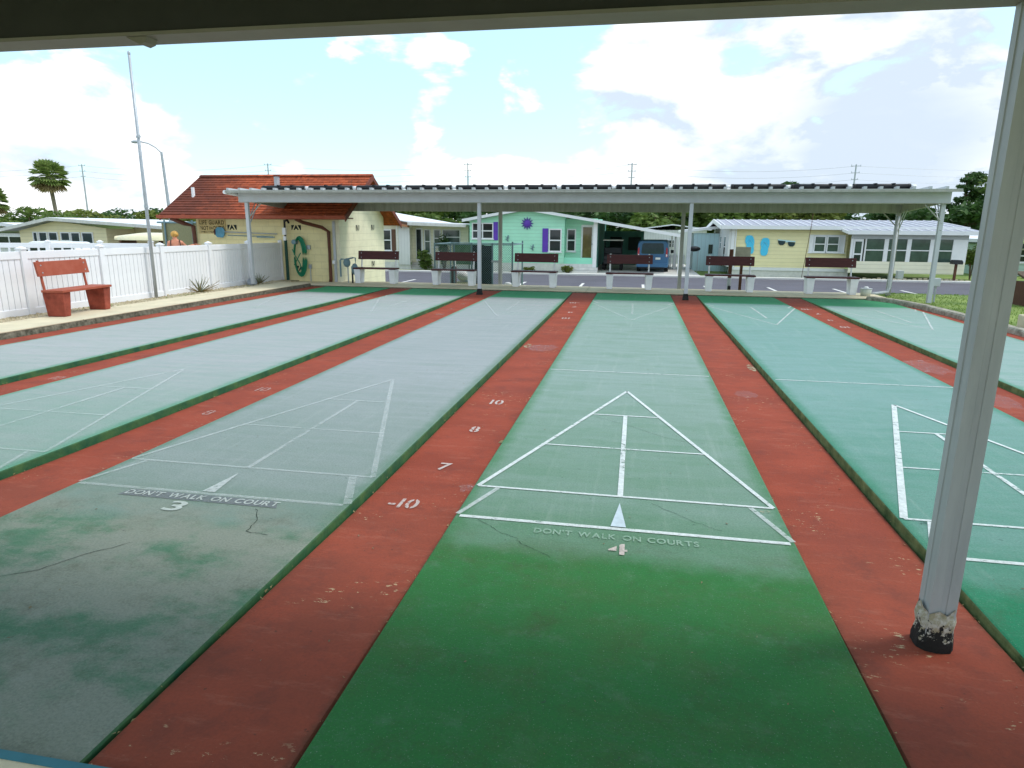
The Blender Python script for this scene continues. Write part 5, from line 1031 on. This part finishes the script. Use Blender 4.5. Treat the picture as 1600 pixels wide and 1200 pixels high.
# ------------------------------------------------------------------ trees and shrubs
def leaves(b, c, rad, n, size, rr, up=.4):
    for _ in range(n):
        d = Vector((rr.gauss(0, 1), rr.gauss(0, 1), rr.gauss(0, 1))).normalized() * (rr.random() ** .45)
        p = Vector(c) + Vector((d.x * rad[0], d.y * rad[1], d.z * rad[2])); s = size * rr.uniform(.6, 1.5)
        a = Vector((rr.gauss(0, 1), rr.gauss(0, 1), rr.gauss(0, 1) * up)).normalized(); q = a.orthogonal().normalized(); q = Matrix.Rotation(rr.uniform(0, 6.28), 3, a) @ q
        b.poly([p - a * s, p + q * s * .45, p + a * s, p - q * s * .45])
def tree(name, label, x, y, h, w, m, seed, group=None, n=1600, size=.22, base=G0, trunk=.16, low=.25):
    rr = random.Random(seed); o = thing(name, label, 'tree', (x, y, base), group); t = MB(); t.tube([(x, y, base - .1), (x + rr.gauss(0, .1), y, base + h * .35), (x + rr.gauss(0, .2), y, base + h * .75)], [trunk, trunk * .8, trunk * .35], 8)
    b = MB(); k = 9
    for i in range(k):
        a = rr.uniform(0, 6.28); q = rr.random() ** .6; z = base + h * (low + (1 - low) * rr.uniform(.15, .88)); tap = 1 - .5 * abs((z - base) / h - .55)
        c = (x + w * .33 * q * math.cos(a) * tap * 1.6, y + w * .33 * q * math.sin(a) * tap * 1.6, z); rad = (w * rr.uniform(.18, .30), w * rr.uniform(.18, .30), h * rr.uniform(.10, .17)); leaves(b, c, rad, n // k, size, rr)
        t.tube([(x, y, base + h * rr.uniform(.2, .5)), ((x + c[0]) / 2, (y + c[1]) / 2, (z + base + h * .35) / 2), c], [trunk * .4, trunk * .28, trunk * .1], 5)
    t.build('trunk', 'bark', o); b.build('crown', m, o); return o
wood = [(-27, 70, 5.2, 8, 'leaf_dark'), (-21, 62, 4.9, 7, 'leaf_mid'), (-15.5, 66, 5.3, 8, 'leaf_dark'), (-10, 72, 5.8, 9, 'leaf_dark'), (-17.5, 52, 4.0, 6, 'leaf_mid'), (-4.5, 70, 6, 9, 'leaf_dark'), (1, 64, 5.6, 8, 'leaf_dark'), (2.6, 55, 4.2, 6, 'leaf_mid'), (6, 68, 6, 9, 'leaf_dark'), (9, 58, 5, 7, 'leaf_mid'),
        (13, 70, 6.2, 9, 'leaf_dark'), (16.5, 60, 4.9, 6, 'leaf_yel'), (19, 72, 5.8, 9, 'leaf_dark'), (24, 66, 5.2, 8, 'leaf_dark'), (28.5, 62, 5.5, 8, 'leaf_dark'), (33, 60, 6.0, 8, 'leaf_mid'), (38, 64, 7.6, 9, 'leaf_dark'), (43, 62, 8.0, 10, 'leaf_mid')]
where = ['left of the clubhouse roof', 'above the cream house roof, left', 'above the cream house roof, right', 'dark behind the cream and mint houses', 'lower and lighter behind the cream house', 'behind the mint gable', 'behind the carport roof', 'rounded and lower behind the carport', 'behind the blue van',
         'yellowish behind the pale shed', 'above the flip flop wall', 'yellow green above the sunglasses', 'dark behind the porch window', 'behind the glazed porch roof', 'under the tall pine', 'right of the tall pine', 'tall at the right edge behind the column', 'farthest right beyond the column']
for k, (x, y, h, w_, m) in enumerate(wood): h *= 1.12 if k < 15 else 1.38; tree('broadleaf_tree', 'leafy tree ' + where[k], x, y, h, w_, m, 20 + k, 'trees behind the mobile homes', 4200, .27)
back = MB(); rr = random.Random(77)
for i in range(130): leaves(back, (-150 + i * 2.05 + rr.gauss(0, 1), 100 + rr.gauss(0, 4), rr.uniform(.2, 3.9 if i > 55 else 2.2)), (3.2, 2.5, 1.7), 300, .42, rr)
tag(back.build('far_wood', 'leaf_dark', local=True), 'far dark wood closing the horizon', kind='stuff')
for k, (x, y, h, w_, m, lb) in enumerate([(-45.5, 42, 3.7, 6.5, 'leaf_mid', 'dark broad tree left of the palm above the beige roof'), (-50, 52, 4.0, 7, 'leaf_yel', 'yellowish tree at the left picture edge'), (-46, 57, 4.6, 8, 'leaf_dark', 'bluish dark domed tree behind the palm trunk'), (-40, 52, 3.8, 5.5, 'leaf_yel', 'yellow green tree right of the palm trunk'), (-36, 55, 3.6, 6, 'leaf_dark', 'dark tree left of the tall pole'), (-29.5, 50, 3.7, 3, 'leaf_mid', 'small tree right of the tall pole'), (-31, 60, 3.4, 6, 'leaf_dark', 'low dark tree beside the clubhouse eave')]):
    tree('yard_tree', lb, x, y, h, w_, m, 60 + k, 'trees beyond the beige house', 2200, .2)
def fan_palm(x, y, h, cr, label, seed, base=G0, n=90, lean=0):
    rr = random.Random(seed); o = thing('palm_tree', label, 'palm', (x, y, base), 'palms beyond the beige house'); top = Vector((x + lean, y, base + h)); MB().tube([(x, y, base - .1), (x + lean * .3, y, base + h * .5), tuple(top)], [.24, .19, .2], 9).build('trunk', 'palmbark', o); b = MB(); dr_ = MB()
    for i in range(n):
        a = rr.uniform(0, 6.28); el = rr.uniform(-.9, 1.35); d = Vector((math.cos(a) * math.cos(el), math.sin(a) * math.cos(el), math.sin(el))); tgt = b if el > -.45 else dr_; L_ = cr * rr.uniform(.45, .6); c = top + d * L_; side = d.cross(Vector((0, 0, 1))).normalized(); upv = side.cross(d)
        tgt.tube([tuple(top), tuple(c)], [.03, .02], 4)
        for q in range(9):
            t = (q - 4) / 4 * 1.25; v = (d * math.cos(t) + side * math.sin(t)); tip = c + v * cr * .5 + Vector((0, 0, -.10 * cr)); nn = (upv * .2 + v.cross(upv)).normalized() * .10 * cr / 1.6; tgt.poly([c - nn * .4, c + v * cr * .28 - nn, tip, c + v * cr * .28 + nn])
    b.build('fronds', 'leaf_palm', o); dr_.build('dead_fronds', 'straw', o)
fan_palm(-60.3, 60, 7.4, 2.0, 'tall round headed fan palm above the beige house', 1, lean=-.4); fan_palm(-54.2, 47, 4.4, 1.5, 'palm cut by the left picture edge', 2); fan_palm(-31.0, 51, 4.3, 1.2, 'small fan palm near the tall pole', 3, n=30)
def pine(x, y, h, label, seed):
    rr = random.Random(seed); o = thing('pine_tree', label, 'pine', (x, y, G0)); t = MB(); t.tube([(x, y, G0), (x + .1, y, G0 + h * .5), (x - .1, y, G0 + h * .97)], [.28, .2, .06], 8); b = MB()
    for i in range(20):
        z = G0 + h * (.42 + .56 * i / 20); a = rr.uniform(0, 6.28); l = (1 - .55 * i / 20) * rr.uniform(1.4, 2.9); e = Vector((x + l * math.cos(a), y + l * math.sin(a), z + rr.uniform(.2, .7))); t.tube([(x, y, z - .2), tuple((Vector((x, y, z)) + e) / 2), tuple(e)], [.07, .05, .02], 5)
        for q in range(3): c = Vector((x, y, z)).lerp(e, .55 + .22 * q); leaves(b, c, (.75, .75, .2), 80, .15, rr, .8)
    t.build('trunk', 'bark', o); b.build('crown', 'leaf_dark', o)
pine(31.9, 70, 8.0, 'tall open pine above the right end of the canopy', 1)
def bush(x, y, h, w_, m, label, seed, base=G0, n=1500, size=.07, stem=.0):
    rr = random.Random(seed); o = thing('bush', label, 'bush', (x, y, base)); t = MB(); b = MB()
    for i in range(7): a = rr.uniform(0, 6.28); t.tube([(x, y, base - .05), (x + .08 * math.cos(a), y + .08 * math.sin(a), base + stem + .1), (x + w_ * .3 * math.cos(a), y + w_ * .3 * math.sin(a), base + stem + h * .6)], [.03, .025, .01], 5)
    for i in range(12): a = rr.uniform(0, 6.28); q = rr.random() ** .5; leaves(b, (x + w_ * .3 * q * math.cos(a), y + w_ * .3 * q * math.sin(a), base + stem + h * rr.uniform(.25, .75)), (w_ * .22, w_ * .22, h * .25), n // 12, size, rr)
    t.build('stems', 'bark', o); b.build('foliage', m, o)
bush(-11.55, 35.7, 1.25, 1.1, 'leaf_mid', 'clipped green shrub by the cream house door', 1); bush(-10.6, 36.4, 2.3, .9, 'leaf_dark', 'tall dark climber in front of the cream house window', 2, n=900); bush(18.6, 36.5, 1.5, 1.5, 'leaf_mid', 'round topped shrub right of the glazed porch', 3, stem=.6, n=2600); bush(22.6, 38.5, .4, 1.0, 'leaf_dark', 'low shrub before the far right house', 4, n=500); bush(-2.9, 34.9, .5, .8, 'leaf_yel', 'small pale green plant below the third bench back', 5, n=400); bush(-5.2, 34.9, .45, .9, 'leaf_yel', 'low spreading plant by the white skirting', 6, n=400)

# ------------------------------------------------------------------ background buildings
sh = thing('pale_blue_shed', 'pale blue shed with white roof between van and yellow house', 'shed', (4.6, 41, G0)); MB().box(4.4, 7.2, 40, 43, G0, 1.42).build('wall', 'shedblue', sh); MB().prism([(3.6, 1.45), (5.8, 1.70), (7.5, 1.55), (7.5, 1.62), (5.8, 1.86), (3.6, 1.60)], 'y', 39.7, 43.2).build('roof', 'roofwhite', sh); MB().box(5.3, 5.55, 39.96, 39.999, .2, .75).build('window', 'glass', sh)
bh = thing('white_back_house', 'white house glimpsed behind the carport and van', 'house', (2.7, 50, G0)); MB().box(1.2, 6, 49, 53, G0, 1.6).build('wall', 'whites', bh); MB().prism([(.9, 1.6), (3.5, 1.95), (6.3, 1.6), (6.3, 1.68), (3.5, 2.03), (.9, 1.68)], 'y', 48.6, 53.3).build('roof', 'roofwhite', bh); w = MB().box(2.7, 3.7, 48.96, 48.999, .3, .9).build('window', 'frame', bh); MB().box(2.75, 3.65, 48.93, 48.959, .36, .6).build('pane', 'glass', w); MB().box(2.75, 3.65, 48.93, 48.959, .63, .85).build('pane', 'glass', w)
pkf = thing('picket_fence', 'short white picket fence beside the van', 'fence', (2.9, 41, G0))
for k in range(9): MB().box(2.6 + k * .16, 2.66 + k * .16, 41, 41.02, G0, .1).build('picket', 'frame', pkf)
MB().box(2.55, 4.0, 41.021, 41.05, -.1, -.02).build('rail', 'frame', pkf)
ds = thing('grill_cover', 'dark domed garden grill by the pale shed', 'grill', (4.3, 38.3, G0)); MB().ball((4.3, 38.3, .52), (.38, .3, .16), 12, 8).build('lid', 'black', ds, smooth=True)
for dx in (-.25, .25): MB().tube([(4.3 + dx, 38.3, G0), (4.3 + dx, 38.3, .45)], .02, 6).build('leg', 'steel', ds)
lh = thing('beige_house', 'low beige house with wide eaves behind the pool fence', 'house', (-31, 33, G0)); LY = 30
MB().prism([(-34.0, G0), (-28.3, G0), (-28.3, 1.42), (-31.5, 1.80), (-34.0, 1.25)], 'y', LY, LY + .2).build('front_wall', 'beiges', lh); MB().box(-28.5, -28.3, LY + .201, 38, G0, 1.4).build('wall', 'beiges', lh); MB().box(-28.29, -26.2, LY + 2.2, LY + 2.4, G0, 1.5).build('carport_wall', 'beiges', lh)
MB().prism([(-35.0, 1.22), (-31.5, 1.90), (-24.3, 1.50), (-24.3, 1.58), (-31.5, 2.0), (-35.0, 1.32)], 'y', LY - .5, 39).build('roof', 'roofwhite', lh); MB().prism([(-35.0, 1.14), (-31.5, 1.82), (-24.3, 1.40), (-24.3, 1.56), (-31.5, 1.99), (-35.0, 1.31)], 'y', LY - .54, LY - .501).build('fascia', 'skirt', lh); MB().box(-26.19, -24.5, LY + 5, LY + 5.1, G0, 1.4).build('carport_back', 'brownsh', lh)
for a, c, z in ((-33.04, -32.83, .6), (-32.66, -32.19, .6), (-32.01, -31.5, .69), (-31.21, -30.7, .69), (-30.54, -30.04, .63), (-29.83, -29.21, .5)): window(lh, a - .06, c + .06, z, 1.2, LY, 1, 1, .06, glass_mat('blue_glass_%d' % int(-a * 10), (.02, .035, .06)))
l2 = thing('edge_house', 'white roofed house at the left picture edge', 'house', (-40, 36, G0)); MB().box(-44, -38, 36, 41, G0, 1.0).build('wall', 'whites', l2); MB().prism([(-44.6, 1.02), (-41, 1.5), (-37.7, 1.02), (-37.7, 1.25), (-41, 1.72), (-44.6, 1.25)], 'y', 35.4, 41.4).build('roof', 'roofwhite', l2); window(l2, -42.6, -38.3, .1, .85, 36, 3, 1, .08)
rh = thing('far_right_house', 'pale green house with white roof right of the near column', 'house', (23.5, 42, G0)); MB().box(21.2, 27, 41, 46, G0, .95).build('wall', siding_mat('sage_siding', (.42, .56, .46), .2), rh); MB().prism([(20.8, 1.05), (24, 1.55), (27.4, 1.05), (27.4, 1.25), (24, 1.8), (20.8, 1.25)], 'y', 40.3, 46.3).build('roof', 'roofwhite', rh); MB().box(20.9, 27.2, 40.35, 40.99, .75, 1.0).build('awning', 'dark', rh); window(rh, 22.5, 24.0, -.1, .7, 41)
def car_roof(name, label, x, y, z0, m, cat, L_=4.2, rz=0):
    c = thing(name, label, cat, (x, y, z0)); c.rotation_euler.z = rz
    MB().prism([(-L_ / 2, .35), (L_ / 2, .35), (L_ / 2, .75), (L_ / 2 - 1.0, .92), (L_ / 2 - 1.7, 1.38), (-L_ / 2 + .9, 1.42), (-L_ / 2 + .1, .98), (-L_ / 2, .9)], 'y', -.85, .85).build('body', m, c, bevel=.08, local=True)
    for s in (-1, 1): MB().prism([(L_ / 2 - 1.15, .95), (L_ / 2 - 1.75, 1.32), (-L_ / 2 + .9, 1.35), (-L_ / 2 + .35, .98)], 'y', s * .855, s * .86).build('side_window', 'glass', c, local=True)
    for sx in (-L_ / 2 + .8, L_ / 2 - .8):
        for s in (-1, 1): MB().tube([(sx, s * .65, .33), (sx, s * .87, .33)], .33, 16).build('wheel', 'tyre', c, local=True)
car_roof('parked_car', 'white car whose roof shows above the fences', -24.6, 23.5, -.55, 'carwhite', 'car', rz=R(12))
bt = thing('covered_boat', 'cream upturned boat behind the flag pole', 'boat', (-21.0, 24, G0)); b = MB(); secs = []
for i in range(9):
    t = i / 8; xx = -22.6 + 3.2 * t; w_ = .75 * math.sin(min(1, t * 1.6 + .08) * math.pi / 2); h_ = .33 * (.5 + .5 * min(1, t * 2.2)); b.v += [(xx, 24 + w_ * math.cos(a), .95 + h_ * math.sin(a)) for a in [math.pi * k / 8 for k in range(9)]]
b.f = [(i * 9 + j, i * 9 + j + 1, (i + 1) * 9 + j + 1, (i + 1) * 9 + j) for i in range(8) for j in range(8)]; b.f.append(tuple(range(9))); b.f.append(tuple(72 + j for j in range(9))); b.build('hull', 'boatcream', bt, smooth=True)
for xx in (-22.0, -20.0): MB().box(xx, xx + .08, 23.5, 24.5, G0, .93).build('trestle', 'wood', bt)

# ------------------------------------------------------------------ lamp and power poles
sl = thing('street_lamp', 'slim grey street lamp with curved arm left of the clubhouse', 'street lamp', (-22.6, 28, G0)); MB().tube([(-22.6, 28, G0), (-22.7, 28, 2.5), (-22.8, 28, 5.2)], [.10, .085, .06], 10).build('pole', 'steel', sl); MB().tube([(-22.8, 28, 5.15), (-23.1, 28, 5.42), (-23.5, 28, 5.62), (-24.0, 28, 5.72)], .03, 8).build('arm', 'steel', sl, smooth=True); MB().ball((-24.2, 28, 5.70), (.26, .12, .08), 10, 6).build('lamp_head', 'steel', sl, smooth=True)
PP = [(-129, 140, 15.6, 'left of the clubhouse'), (-81.2, 140, 15.4, 'above the clubhouse ridge'), (-35.1, 140, 15.1, 'above the second canopy column'), (-.8, 140, 14.8, 'above the canopy middle'), (41.6, 140, 14.2, 'above the canopy right end')]
for x, y, z, w_ in PP:
    o = thing('power_pole', 'far power pole with crossarms ' + w_, 'power pole', (x, y, G0), 'power poles on the horizon'); MB().tube([(x, y, G0), (x, y, z)], [.24, .13], 8).build('mast', 'steel', o)
    for k in range(3):
        a = MB().box(x - .9 + .15 * k, x + .9 - .15 * k, y - .06, y + .06, z - .35 - 1.25 * k, z - .25 - 1.25 * k).build('crossarm', 'steel', o)
        for s in (-1, 1): MB().tube([(x + s * (.82 - .15 * k), y, z - .25 - 1.25 * k), (x + s * (.82 - .15 * k), y, z - .02 - 1.25 * k)], .05, 6).build('insulator', 'steel', a)
for k in range(3):
    b = MB(); P = []
    ends = [(-230, 150, 15.4)] + [(x, y, z) for x, y, z, _ in PP] + [(120, 140, 14)]
    for (xa, ya, za), (xb, yb, zb) in zip(ends, ends[1:]):
        for q in range(12): t = q / 12; P.append((xa + (xb - xa) * t, ya + (yb - ya) * t, za + (zb - za) * t - .3 - 1.25 * k - 1.2 * 4 * t * (1 - t)))
    b.tube(P, .022, 4); tag(b.build('power_line', 'steel', local=True), ['topmost', 'middle', 'lowest'][k] + ' far power line strung across the sky', 'cable', 'far power lines')
